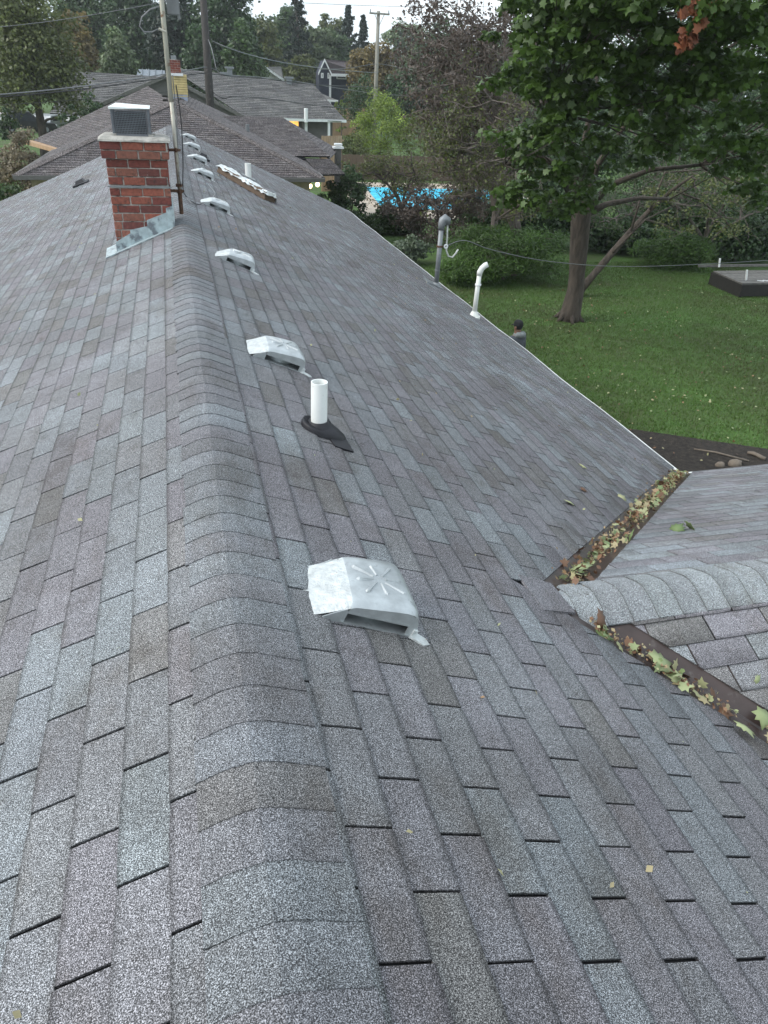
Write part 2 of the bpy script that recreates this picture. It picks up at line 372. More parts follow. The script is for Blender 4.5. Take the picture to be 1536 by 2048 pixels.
def lay(k, ulo, uhi, vstart, ex, vend, ph_even, ph_odd, clipf, k0=0):
    i = k0; v = vstart
    while v < vend - 0.01:
        v1 = min(v + ex, vend); ph = ph_even if i % 2 == 0 else ph_odd
        n0 = math.floor((ulo - ph) / TAB)
        u = ph + n0 * TAB
        while u < uhi:
            j = random.uniform(-.0015, .0015)
            a, b_ = max(u + GAP / 2 + j, ulo), min(u + TAB - GAP / 2 + j, uhi)
            if b_ - a > 0.02:
                q = [(a, v), (b_, v), (b_, v1), (a, v1)]; full = True
                for hp in clipf((a + b_) / 2, (v + v1) / 2):
                    q2 = clip(q, *hp)
                    if len(q2) != 4 or any(abs(x[0] - y[0]) + abs(x[1] - y[1]) > 1e-9 for x, y in zip(q, q2)): full = False
                    q = q2
                if len(q) >= 3: tabs.append((k, q, v, v1, full))
            u += TAB
        v = v1; i += 1
EX = 0.12766
farR = ((-1, CP), -(WY - WX + 0.12)); nearR = ((1, CP), WY + WX - 0.12)
lay('R', YNEAR, YEND, 0.202 - EX, EX, EAVE, 0.0846, 0.237, lambda u, v: [farR] if u > WY else [nearR], -1)
lay('L', YNEAR, YEND, 0.078, 0.1245, EAVE, 0.075, 0.2275, lambda u, v: [], -1)
wclip = ((-1, CP), -(WX + 0.155))
lay('WF', WX, 9.3, 0.066, 0.1235, 3.4 / CP, 0.291, 0.146, lambda u, v: [wclip], -1)
lay('WN', WX, 9.3, 0.066, 0.1235, 3.4 / CP, 0.291, 0.146, lambda u, v: [wclip], -1)
def tab_size(t):
    k, q, v0, v1, full = t
    P = [prj(sp(k, *p)) for p in q]
    if any(p[2] < 0.3 for p in P): return 0
    cx = sum(p[0] for p in P) / len(P); cy_ = sum(p[1] for p in P) / len(P)
    if not (-60 < cx < 1596 and -40 < cy_ < 2108): return 0
    return 0.5 * abs(sum(P[i][0] * P[(i + 1) % len(P)][1] - P[(i + 1) % len(P)][0] * P[i][1] for i in range(len(P))))
tabs.sort(key=tab_size, reverse=True)
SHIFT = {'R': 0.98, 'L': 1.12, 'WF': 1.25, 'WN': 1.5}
def tab_mesh(b, t, fancy):
    k, q, v0, v1, full = t
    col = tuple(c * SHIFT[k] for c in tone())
    lift = random.uniform(0.0, 0.0014)
    top = lambda u, v: sp(k, u, v, 0.004 + (0.0075 + lift) * ((v - v0) / (v1 - v0)) ** 1.0)
    bot = lambda u, v: sp(k, u, v, -0.004 + 0.004 * (v - v0) / (v1 - v0))
    if fancy and full:
        (a, _), (c_, _) = q[0], q[1]; nu, nv = 4, 3
        crv = random.uniform(-.0015, .0012); skew = random.uniform(-.002, .002); r = random.uniform(0.001, 0.004)
        V = []; Fs = []
        for j in range(nv + 1):
            for i in range(nu + 1):
                s = i / nu; u = a + (c_ - a) * s; v = v0 + (v1 - v0) * (0, .45, .86, 1)[j]
                vv = v + (skew * (s - .5) + random.uniform(-.0007, .0007) - (r if i in (0, nu) else 0) if j == nv else 0)
                P = top(u, v) - SURF[k][3] * (.0022 if j == nv else 0); P = P + SURF[k][3] * (crv * (2 * s - 1) ** 2 * j / nv); Q = P + SURF[k][2] * (vv - v)
                V.append(Q)
        n = len(V)
        for j in range(nv):
            for i in range(nu):
                x = j * (nu + 1) + i; Fs.append((x, x + 1, x + nu + 2, x + nu + 1))
        ring = [i for i in range(nu + 1)] + [j * (nu + 1) + nu for j in range(1, nv + 1)] + [nv * (nu + 1) + i for i in range(nu - 1, -1, -1)] + [j * (nu + 1) for j in range(nv - 1, 0, -1)]
        for x in ring: V.append(np.array(V[x]) - SURF[k][3] * 0.009)
        m = len(ring)
        Fs += [(ring[i], n + i, n + (i + 1) % m, ring[(i + 1) % m]) for i in range(m)]
        n0_ = len(b.v); b.mesh(V, Fs, col)
        for j_ in range(n):                              # worn butt edge; course shading is painted into its colour too
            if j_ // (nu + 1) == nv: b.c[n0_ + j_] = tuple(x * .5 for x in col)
        for j_ in range(m): b.c[n0_ + n + j_] = tuple(x * .2 for x in col)  # slot sides: shade painted in as darker colour
    elif full:
        (a, _), (c_, _) = q[0], q[1]; vm = v0 + .82 * (v1 - v0)
        V = [top(a, v0), top(c_, v0), top(a, vm), top(c_, vm), top(a, v1), top(c_, v1), bot(a, v0), bot(c_, v0), bot(a, v1), bot(c_, v1)]
        n0_ = len(b.v); b.mesh(V, [(0, 1, 3, 2), (2, 3, 5, 4), (4, 5, 9, 8), (0, 2, 4, 8, 6), (1, 7, 9, 5, 3)], col)
        for j_, kf in ((4, .42), (5, .42), (6, .2), (7, .2), (8, .2), (9, .2)): b.c[n0_ + j_] = tuple(x * kf for x in col)  # butt row: wear plus painted course shading; lower rim: painted slot shade
    else:
        n0_ = len(b.v); b.prism([top(*p) for p in q], [bot(*p) for p in q], col)
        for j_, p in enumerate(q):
            if p[1] > v0 + .8 * (v1 - v0): b.c[n0_ + j_] = tuple(x * .6 for x in col)  # cut tabs: wear and course shading in the butt-side colour
            b.c[n0_ + len(q) + j_] = tuple(x * .2 for x in col)  # lower rim darkened to paint the slot shade
rest = MB()
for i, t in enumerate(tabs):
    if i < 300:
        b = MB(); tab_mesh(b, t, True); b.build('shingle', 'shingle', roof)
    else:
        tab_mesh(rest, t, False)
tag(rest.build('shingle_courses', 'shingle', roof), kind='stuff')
# ridge caps ---------------------------------------------------------------
CAPPAL = [((0.154, 0.162, 0.172), 0.38), ((0.144, 0.144, 0.153), 0.47), ((0.136, 0.133, 0.134), 0.07), ((0.164, 0.174, 0.184), 0.08)]
def cap(k_a, k_b, u0, u1, wa, wb, base, thick, pal):
    b = MB(); col = tone(0.07, pal); prof = []
    S = [-1, -.8, -.55, -.3, -.15, 0, .15, .3, .55, .8, 1]
    V = []; sl = random.uniform(-.004, .004); lf = random.uniform(0, .002)
    for j, (u, o) in enumerate(((u0, base + thick + lf * .6), ((u0 + u1) / 2, base + thick * .6), (u1, base))):
        for s in S:
            k, wd = (k_a, wa) if s < 0 else (k_b, wb)
            v = abs(s) * wd; uu = u + sl * s + (random.uniform(-.0012, .0012) if j == 0 else 0)
            P = sp(k, uu, v, o); P[2] -= 0.011 * math.exp(-(v / 0.032) ** 2) - 0.001
            V.append(P)
    n = len(S); Fs = [(j * n + i, j * n + i + 1, (j + 1) * n + i + 1, (j + 1) * n + i) for j in range(2) for i in range(n - 1)]
    m0 = len(V)
    ring = list(range(n)) + [n * 2 - 1, n * 3 - 1] + list(range(n * 3 - 2, n * 2 - 1, -1)) + [n]
    for x in ring: V.append(np.array(V[x]) - np.array((0, 0, thick + 0.004)))
    Fs += [(ring[i], m0 + i, m0 + (i + 1) % len(ring), ring[(i + 1) % len(ring)]) for i in range(len(ring))]
    b.mesh(V, Fs, col)
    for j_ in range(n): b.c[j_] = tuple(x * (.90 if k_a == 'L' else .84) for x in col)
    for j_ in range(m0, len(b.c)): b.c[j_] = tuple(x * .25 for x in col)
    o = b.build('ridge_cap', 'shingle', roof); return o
u = YNEAR; i = 0
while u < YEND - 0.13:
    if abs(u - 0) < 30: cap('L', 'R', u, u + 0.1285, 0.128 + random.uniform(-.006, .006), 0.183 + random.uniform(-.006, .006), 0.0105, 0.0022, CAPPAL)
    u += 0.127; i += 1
CAPW = [((0.255, 0.272, 0.278), 0.6), ((0.225, 0.235, 0.243), 0.4)]
u = WX - 0.05
while u < 5.0:
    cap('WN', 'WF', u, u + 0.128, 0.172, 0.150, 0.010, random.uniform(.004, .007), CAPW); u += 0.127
b = MB(); b.prism([sp('WN', 5.01, 0.17, .014), sp('WN', 9.3, 0.17, .014), sp('WN', 9.3, 0, .012), sp('WN', 5.01, 0, .012)], [sp('WN', 5.01, 0.17, 0), sp('WN', 9.3, 0.17, 0), sp('WN', 9.3, 0, 0), sp('WN', 5.01, 0, 0)], CAPW[0][0])
b.build('ridge_cap', 'shingle', roof)
# valleys ------------------------------------------------------------------
for far in (1, -1):
    b = MB(); n = 16; Lm = 4.84 - WX + 0.02
    for i in range(n):
        a, c_ = Lm * i / n + 0.02, Lm * (i + 1) / n + 0.02
        def row(t):
            # main-slope edge, centre rib, wing edge (t = horizontal run from the wing's tip)
            x = WX + t; y = WY + far * t; hw = 0.15
            ku = 'WF' if far == 1 else 'WN'
            xm, ym = x - hw, y + far * hw; xw, yw = x + hw, y - far * hw
            Pm = sp('R', ym, xm / CP, 0.001); Pw = sp(ku, xw, max(0, (yw - WY) * far) / CP, 0.001)
            pc = sp('R', y, x / CP, 0.0); pc[2] += 0.012
            pm = Pm * 0.10 + pc * 0.90; pm[2] = Pm[2] * .1 + (pc[2] - .012) * .9 + .001
            pw = Pw * 0.10 + pc * 0.90; pw[2] = Pw[2] * .1 + (pc[2] - .012) * .9 + .001
            return [Pm, pm, pc, pw, Pw]
        A_, B_ = row(a), row(c_)
        for q in range(4): b.face([A_[q], A_[q + 1], B_[q + 1], B_[q]])
    b.build('valley_flashing', 'valley', roof)
# the first shingle tip over the wing's end
b = MB()
for (uu, v0_, v1_) in ((2.16, 1.42, 1.60),):
    b.prism([sp('R', uu, v0_, .012), sp('R', uu + .26, v0_, .012), sp('R', uu + .24, v1_, .020), sp('R', uu + .03, v1_ + .02, .020)],
            [sp('R', uu, v0_, .0), sp('R', uu + .26, v0_, .0), sp('R', uu + .24, v1_, .008), sp('R', uu + .03, v1_ + .02, .008)], PAL[1][0])
b.build('ridge_cap', 'shingle', roof)
# eave trim ----------------------------------------------------------------
def strip(k, u0, u1, v, name, m, drop, out, n, parent):
    b = MB()
    for i in range(n):
        a, c_ = u0 + (u1 - u0) * i / n, u0 + (u1 - u0) * (i + 1) / n
        P, Q = sp(k, a, v, .004), sp(k, c_, v, .004)
        D = SURF[k][2].copy(); D[2] = 0; D /= np.linalg.norm(D); dn = np.array((0, 0, -drop))
        b.prism([P - D * .02, Q - D * .02, Q + D * out, P + D * out], [P - D * .02 + dn, Q - D * .02 + dn, Q + D * out + dn, P + D * out + dn])
    return b.build(name, m, parent)
strip('R', WY + 4.84 - WX + 0.06, YEND, EAVE, 'drip_edge', 'drip', 0.05, 0.028, 30, house)
strip('L', YNEAR, YEND, EAVE, 'drip_edge', 'drip', 0.05, 0.02, 30, house)
strip('WF', 4.84, 9.3, 3.4 / CP, 'drip_edge', 'drip', 0.04, 0.012, 8, house)
b = MB()
for s in (-1, 1):
    P0 = np.array((0, YEND, H - .03)); P1 = np.array((s * 4.84, YEND, H - 4.84 * TP - .03)); d = np.array((0, .025, 0)); z = np.array((0, 0, .12))
    b.prism([P0, P1, P1 + d, P0 + d], [P0 - z, P1 - z, P1 + d - z, P0 + d - z])
b.build('rake_board', 'wall_grey', house)

# chimney ------------------------------------------------------------------
CX0, CX1, CY0, CY1 = -0.655, -0.090, 8.0, 8.42; CZT = 5.235
core = MB(); core.box2((CX0 + .012, CY0 + .012, 3.9), (CX1 - .012, CY1 - .012, CZT)); core.box2((CX0 - .016, CY0 - .016, CZT + .001), (CX1 + .012, CY1 + .012, CZT + .150))
chim = core.build('chimney', 'mortar', house); tag(chim, 'red brick chimney with a pale concrete crown')
BR = [(0.21, 0.062, 0.046), (0.25, 0.082, 0.056), (0.17, 0.050, 0.040), (0.23, 0.095, 0.068), (0.14, 0.050, 0.043)]
def brick(c, h, darker=1.0):
    if h[0] < .012 or h[1] < .012: return
    b = MB(); ja = random.uniform(-.012, .012); k = random.uniform(.85, 1.12) * darker
    ax = [(math.cos(ja), math.sin(ja), 0), (-math.sin(ja), math.cos(ja), 0), (0, 0, 1)]
    ch = 0.004; col = tuple(x * k for x in random.choice(BR))
    V = []
    for sx in (-1, 1):
        for sy_ in (-1, 1):
            for sz in (-1, 1):
                V.append((sx, sy_, sz))
    hh = np.array(h) + np.array([random.uniform(-.002, .002), random.uniform(-.001, .003), random.uniform(-.0015, .0015)])
    b.box(np.array(c), hh, ax, col)
    o = b.build('brick', 'brick', chim)
    bv = o.modifiers.new('bevel', 'BEVEL'); bv.width = random.uniform(.003, .006); bv.segments = 1
def course(z0, hgt, x0, x1, y0, y1, phase, darker=1.0, cut=None):
    bl, j, dpt = 0.193, 0.012, 0.05
    for (a0, a1, fixed, axis) in ((x0, x1, y0, 0), (x0, x1, y1, 0), (y0 + dpt * 2, y1 - dpt * 2, x0, 1), (y0 + dpt * 2, y1 - dpt * 2, x1, 1)):
        s = a0 - (phase * (bl + j))
        while s < a1:
            p, q = max(s, a0), min(s + bl, a1)
            if q - p > .03:
                if axis == 0:
                    yy = fixed + (dpt if fixed == y0 else -dpt); c = ((p + q) / 2, yy, z0 + hgt / 2); h = ((q - p) / 2, dpt, hgt / 2)
                else:
                    xx = fixed + (dpt if fixed == x0 else -dpt); c = (xx, (p + q) / 2, z0 + hgt / 2); h = (dpt, (q - p) / 2, hgt / 2)
                zr = H - abs(c[0]) * TP
                if z0 + hgt > H - max(abs(x0), abs(x1)) * TP and not (axis == 0 and z0 + hgt < zr - .06): brick(c, h, darker)
            s += bl + j
z = CZT - 0.078; k = 0
while z > 4.30:
    if k == 3: z -= 0.022
    course(z + .005, 0.066, CX0, CX1, CY0, CY1, (0.0, .55, .3, .7, .1)[k % 5] if k % 2 == 0 else .5 + .1 * (k % 3), 1.0 if k > 2 else .88)
    z -= 0.077; k += 1
course(CZT + .004, .066, CX0 - .028, CX1 + .022, CY0 - .028, CY1 + .02, .35, .9); course(CZT + .080, .068, CX0 - .033, CX1 + .024, CY0 - .033, CY1 + .02, .05, .95)
b = MB(); zb = CZT - 3 * .077 - .018                 # strap round the stack
b.box2((CX0 - .014, CY0 - .014, zb), (CX1 + .014, CY0 - .003, zb + .014)); b.box2((CX1 + .003, CY0 - .002, zb), (CX1 + .014, CY1, zb + .014)); b.build('strap', 'galv', chim)
b = MB(); n = 14                                     # concrete crown with an uneven lip
top = CZT + .180; lo = CZT + .150; V = []
loop = [(CX0 - .045, CY0 - .045)] + [(CX0 - .045 + (CX1 - CX0 + .085) * i / 6, CY0 - .05) for i in range(1, 6)] + [(CX1 + .04, CY0 - .045), (CX1 + .042, (CY0 + CY1) / 2), (CX1 + .04, CY1 + .04), (CX0 - .045, CY1 + .04), (CX0 - .05, (CY0 + CY1) / 2)]
jit = lambda s: random.uniform(-s, s)
r1 = [(x + jit(.006), y + jit(.006), lo + .001) for x, y in loop]; r2 = [(x + jit(.006), y + jit(.006), top - .012 + jit(.006)) for x, y in loop]
mxx, myy = (CX0 + CX1) / 2, (CY0 + CY1) / 2
r3 = [(mxx + (x - mxx) * .86, myy + (y - myy) * .86, top + .012 + jit(.004)) for x, y in loop]
b.prism(r2, r1); m_ = len(loop)
b2 = MB(); b2.mesh(r1 + r2 + r3, [tuple(range(m_ - 1, -1, -1))] + [(i + o * m_, (i + 1) % m_ + o * m_, (i + 1) % m_ + (o + 1) * m_, i + (o + 1) * m_) for o in (0, 1) for i in range(m_)] + [tuple(range(2 * m_, 3 * m_))])
b2.build('crown', 'crown', chim)
# spark arrestor cage
kx0, kx1, ky0, ky1, kz0, kz1 = -0.555, -0.225, 8.10, 8.38, top + .012, top + .235
fl = MB(); fl.box2((kx0 + .03, ky0 + .03, top), (kx1 - .03, ky1 - .03, kz1 - .03)); fl.build('flue_tile', 'rubber', chim)
b = MB()
for i in range(25):
    x = kx0 + (kx1 - kx0) * i / 24
    for y in (ky0, ky1): b.box(((x), y, (kz0 + kz1) / 2), (.0022, .0022, (kz1 - kz0) / 2))
for i in range(19):
    y = ky0 + (ky1 - ky0) * i / 18
    for x in (kx0, kx1): b.box((x, y, (kz0 + kz1) / 2), (.0022, .0022, (kz1 - kz0) / 2))
for i in range(16):
    z = kz0 + (kz1 - kz0) * i / 15
    for y in (ky0, ky1): b.box(((kx0 + kx1) / 2, y, z), ((kx1 - kx0) / 2, .0028, .0022))
    for x in (kx0, kx1): b.box((x, (ky0 + ky1) / 2, z), (.0028, (ky1 - ky0) / 2, .0022))
cage = b.build('spark_mesh', 'mesh', chim)
for x in (kx0, kx1):
    for y in (ky0, ky1): b = MB(); b.box((x, y, (kz0 + kz1) / 2), (.009, .009, (kz1 - kz0) / 2 + .002)); b.build('cage_post', 'mesh', chim)
b = MB(); b.box2((kx0 - .01, ky0 - .012, kz0), (kx1 + .01, ky0 - .0095, kz0 + .018)); b.build('cage_rail', 'mesh', chim); b = MB(); b.box2((kx1 + .0095, ky0, kz0), (kx1 + .012, ky1, kz0 + .018)); b.build('cage_rail', 'mesh', chim)
for (x, y) in ((kx0 + .0, ky0 - .02), (kx1 + .005, ky0 - .02), (kx1 + .02, ky0 + .15)):
    b = MB(); b.box((x, y, kz0 + .004), (.022, .014, .012)); b.build('mortar_dab', 'crown', chim)
b = MB(); zt = kz1 + .002
b.prism([(kx0 - .022, ky0 - .025, zt + .014), (kx1 + .018, ky0 - .022, zt + .010), (kx1 + .02, ky1 + .02, zt + .022), (kx0 - .02 + .05, ky1 + .02, zt + .034)],
        [(kx0 - .022, ky0 - .025, zt - .008), (kx1 + .018, ky0 - .022, zt + .004), (kx1 + .02, ky1 + .02, zt), (kx0 - .02 + .05, ky1 + .02, zt)])
b.build('cap_lid', 'cap_white', chim, bevel=.004)
# flashing: stepped front apron + side step + base flange
b = MB(); yf = CY0 - .012
def fp(x, dz): return (x, yf, H - abs(x) * TP + dz)
steps = [(CX0 - .01, .115), (CX0 + .14, .135), (CX0 + .141, .165), (CX0 + .31, .130), (CX0 + .311, .185), (CX1 - .06, .175), (CX1 - .059, .215), (CX1 + .012, .21)]
for (xa, ha), (xb, hb) in zip(steps[:-1], steps[1:]):
    if xb - xa < .01: continue
    A_, B_, C_, D_ = fp(xa, ha), fp(xb, hb), fp(xb, .0), fp(xa, .0); o = np.array((0, .010, 0))
    b.prism([A_, B_, C_, D_], [np.array(p) + o for p in (A_, B_, C_, D_)])
b.prism([(CX1 + .004, CY0 - .013, 4.58), (CX1 + .016, CY0 - .013, 4.58), (CX1 + .016, CY0 - .013, 4.90), (CX1 + .004, CY0 - .013, 4.90)], [(CX1 + .004, CY1, 4.58), (CX1 + .016, CY1, 4.58), (CX1 + .016, CY1, 4.85), (CX1 + .004, CY1, 4.85)])
b.build('stepped_flashing', 'flash', chim)
b = MB()
b.prism([sp('L', CY0 - .012, .045 + .06, .017), sp('L', CY0 - .012, .82, .019), sp('L', CY0 - .11, .80, .019), sp('L', CY0 - .085, .105, .017)],
        [sp('L', CY0 - .012, .105, .010), sp('L', CY0 - .012, .82, .011), sp('L', CY0 - .11, .80, .011), sp('L', CY0 - .085, .105, .010)])
b.prism([sp('L', CY0 - .11, .715, .022), sp('L', CY0 - .11, .83, .022), sp('L', CY1 + .05, .86, .022), sp('L', CY1 + .05, .715, .022)],
        [sp('L', CY0 - .11, .715, .010), sp('L', CY0 - .11, .83, .010), sp('L', CY1 + .05, .86, .010), sp('L', CY1 + .05, .715, .010)])
b.build('base_flashing', 'flash', chim)
# ------------------------------------------------------------------ roof vents
def frame_mw(k, u, v, rz=0.0, off=0.0, s=1.0):
    O, A, D, N = SURF[k]; P = sp(k, u, v, off)
    c, s_ = math.cos(rz), math.sin(rz); X = D * c + A * s_; Y = A * c - D * s_
    return Matrix(((X[0] * s, Y[0] * s, N[0] * s, P[0]), (X[1] * s, Y[1] * s, N[1] * s, P[1]), (X[2] * s, Y[2] * s, N[2] * s, P[2]), (0, 0, 0, 1)))
def make_vent():
    t = thing('roof_vent', None, '', 'roof vent', 'roof vents in a row beside the ridge', mw=frame_mw('R', 1.925, 0.465))
    Wd = 0.150
    prof = [(-.070, .083), (-.055, .090), (.0, .098), (.06, .105), (.115, .110), (.140, .108), (.158, .099), (.169, .083), (.175, .060), (.177, .030), (.178, .004)]
    up = [(-.182, .002), (-.176, .012), (-.150, .030), (-.122, .050), (-.098, .066), (-.080, .077), (-.070, .083)]
    Y = [-1, -.985, -.95, -.88, -.7, -.35, 0, .35, .7, .88, .95, .985, 1]
    def surf_(pr, wf, nm, m, rough=0.0):
        b = MB(); V = []
        for i, (x, h) in enumerate(pr):
            for y in Y:
                d = 0.016 * max(0, (abs(y) - .8) / .2) ** 2; wv = wf(i)
                bulge = .004 * (1 - y * y)
                jx = -0.020 * (1 - abs(y)) if pr is up and i == 0 else 0
                hh = max(.002, h - d * min(1, h / .05) + bulge * min(1, h / .05)) + (random.uniform(-rough, rough) if 0 < i < len(pr) - 1 else 0)
                V.append((x + jx + (.014 * y if x < 0 else 0), y * wv, hh))
        n = len(Y); b.mesh(V, [(i * n + j, (i + 1) * n + j, (i + 1) * n + j + 1, i * n + j + 1) for i in range(len(pr) - 1) for j in range(n - 1)])
        return b.build(nm, m, t, smooth=True, local=True)
    hood = surf_(prof, lambda i: Wd - (.006 if i > 6 else 0), 'hood', 'metal')
    surf_(up, lambda i: Wd - .012 + .012 * i / 6, 'uphill_face', 'metal_rough', .0022)
    for s in (-1, 1):                                # side skirts with the long slot
        b = MB(); y = s * Wd
        edge = [(x + .014 * s if x < 0 else x, h - .016) for x, h in up[2:] + prof]
        def wall(pts, low):
            for (xa, ha), (xb, hb) in zip(pts[:-1], pts[1:]):
                if hb <= low and ha <= low: continue
                T = [(xa, y, max(ha, low)), (xb, y, max(hb, low)), (xb, y, low), (xa, y, low)]
                b.prism(T, [(p[0], y - s * .004, p[2]) for p in T])
        L_ = [p for p in edge if p[0] <= -.09]; wall(L_ + [(-.088, .052)], .002)
        R_ = [(-.0879, .058)] + [p for p in edge if -.088 < p[0] < .141]; wall(R_ + [(.141, .088)], .050)
        wall([(.1411, .088)] + [p for p in edge if p[0] > .1411], .003)
        b.box((.027, y - s * .006, .049), (.115, .007, .003))
        b.build('side_skirt', 'metal', t, local=True)
    b = MB(); b.prism([(-.10, -.155, .013), (.185, -.155, .013), (.185, .155, .013), (-.10, .155, .013)], [(-.10, -.155, .008), (.185, -.155, .008), (.185, .155, .008), (-.10, .155, .008)])
    b.build('base_flange', 'metal', t, local=True)
    b = MB(); n = 28; V = [(.03 + .098 * math.cos(a), .098 * math.sin(a), z) for z in (.012, .040) for a in [2 * math.pi * i / n for i in range(n)]]
    b.mesh(V, [(i, (i + 1) % n, n + (i + 1) % n, n + i) for i in range(n)]); b.tube([(.03 + .099 * math.cos(2 * math.pi * i / n), .099 * math.sin(2 * math.pi * i / n), .040) for i in range(n + 1)], .004, 5, False)
    b.build('collar', 'metal', t, smooth=True, local=True)
    b = MB(); b.box((.03, 0, .062), (.105, .128, .012)); b.build('inner_box', 'metal_dark', t, local=True)  # plain dark box inside the hood, behind the slot
    for i in range(8):
        a = math.pi * i / 4 + .12; r1, r2 = (.024, .098) if i % 2 else (.024, .078)
        c = np.array((.040, 0, 0)); d = np.array((math.cos(a), math.sin(a), 0)); q = np.array((-d[1], d[0], 0)); b = MB(); w_ = .0065
        def P(r, s, h):
            X = c + d * r + q * s; return (X[0], X[1], .0985 + .088 * X[0] + .004 * (1 - (X[1] / Wd) ** 2) + h)
        b.prism([P(r1, -w_ * .4, .0055), P(r2, -w_ * .6, .0065), P(r2 + .006, 0, .004), P(r2, w_ * .6, .0065), P(r1, w_ * .4, .0055)], [P(r1, -w_ * .9, -.004), P(r2, -w_ * 1.6, -.004), P(r2 + .01, 0, -.004), P(r2, w_ * 1.6, -.004), P(r1, w_ * .9, -.004)])
        b.build('rib', 'metal', t, local=True)
    b = MB(); b.prism([(.155, -.160, .016), (.205, -.190, .013), (.232, -.178, .012), (.225, -.150, .013), (.19, -.125, .014)], [(.155, -.160, .009), (.205, -.190, .007), (.232, -.178, .007), (.225, -.150, .007), (.19, -.125, .008)])
    b.box((.172, -.152, .02), (.008, .006, .02)); b.build('crumpled_foot', 'metal_rough', t, local=True)
    return t
VL = [(1.925, .465, 0, 'large near silver roof vent with star-ribbed top, closest to the camera'),
      (4.50, .50, .06, 'silver roof vent with star-ribbed top just beyond the near white pipe'),
      (7.12, .465, -.03, 'silver roof vent with dark slot, level with the foot of the chimney'),
      (10.2, .465, .05, 'silver roof vent at the end of the black cable loops beside the antenna foot'),
      (13.5, .45, .0, 'silver roof vent next to the upper end of the foil-wrapped box'),
      (15.75, .45, .02, 'silver roof vent directly in front of the small black patch'),
      (18.2, .43, -.02, 'silver roof vent just behind the small black patch'),
      (20.7, .43, .0, 'farthest and smallest silver roof vent near the end of the ridge')]
v_ = make_vent(); v_['label'] = VL[0][3]
for i, (u, v, a, lab) in enumerate(VL[1:]):
    c = copy_tree(v_); c.matrix_world = frame_mw('R', u, v, a); c['label'] = lab
# ------------------------------------------------------------------ pipes
def hollow(b, P0, P1, r, ri, seg=24):
    P0 = np.array(P0, float); P1 = np.array(P1, float); V = []
    t = (P1 - P0) / np.linalg.norm(P1 - P0); a = np.cross(t, (0, 1.0, 0)); a /= np.linalg.norm(a); c = np.cross(t, a)
    for P, rr in ((P0, r), (P1, r), (P1, ri), (P1 - t * .15, ri)):
        V += [P + (a * math.cos(2 * math.pi * k / seg) + c * math.sin(2 * math.pi * k / seg)) * rr for k in range(seg)]
    b.mesh(V, [(o * seg + k, o * seg + (k + 1) % seg, (o + 1) * seg + (k + 1) % seg, (o + 1) * seg + k) for o in range(3) for k in range(seg)])
    b.mesh([P1 - t * .149 + (a * math.cos(2 * math.pi * k / seg) + c * math.sin(2 * math.pi * k / seg)) * ri for k in range(seg)], [tuple(range(seg))])
PX, PY = 0.567, 3.42; zr = H - PX * TP
t = thing('vent_pipe', (PX, PY, zr), 'white plastic vent pipe in a black rubber boot between the two nearest roof vents', 'pipe')
b = MB(); hollow(b, (PX, PY, zr - .02), (PX + .002, PY, 4.688), .0425, .0375); b.build('pipe', 'pvc', t, smooth=False)
b = MB(); seg = 28; V = []
def onroof(a, r, off, ex=0):
    x = PX + math.cos(a) * r + (ex * max(0, math.cos(a))); y = PY + math.sin(a) * r
    return (x, y, H - x * TP + off + sag(x, y))
for rr, zz in ((.046, 4.478), (.056, 4.476), (.058, 4.466), (.064, 4.463), (.066, 4.452), (.072, 4.449)):
    V += [(PX + math.cos(2 * math.pi * k / seg) * rr, PY + math.sin(2 * math.pi * k / seg) * rr, zz) for k in range(seg)]
for rr, off, e in ((.080, .048, .030), (.090, .030, .048), (.094, .010, .054)):
    V += [onroof(2 * math.pi * k / seg, rr, off, e) for k in range(seg)]
b.mesh(V, [(o * seg + k, o * seg + (k + 1) % seg, (o + 1) * seg + (k + 1) % seg, (o + 1) * seg + k) for o in range(8) for k in range(seg)])
b.build('rubber_boot', 'rubber', t, smooth=True)
b = MB(); q = [(PY - .165, .67), (PY + .0, .64), (PY + .0, .765), (PY - .165, .775)]
b.prism([sp('R', *p, .0165) for p in q], [sp('R', *p, .010) for p in q]); b.build('boot_flange', 'rubber', t)
P2 = (1.53, 17.38); zr = H - P2[0] * TP
t = thing('vent_pipe', (*P2, zr), 'short white plastic vent pipe far along the roof behind the foil-wrapped box', 'pipe')
b = MB(); hollow(b, (*P2, zr - .02), (P2[0], P2[1], 4.285), .066, .06, 18); b.build('pipe', 'pvc', t)
b = MB(); b.prism([sp('R', P2[1] + a, 1.66 + c, .02) for a, c in ((-.16, -.14), (.16, -.14), (.16, .16), (-.16, .16))], [sp('R', P2[1] + a, 1.66 + c, .008) for a, c in ((-.16, -.14), (.16, -.14), (.16, .16), (-.16, .16))])
b.build('boot_flange', 'galv', t)
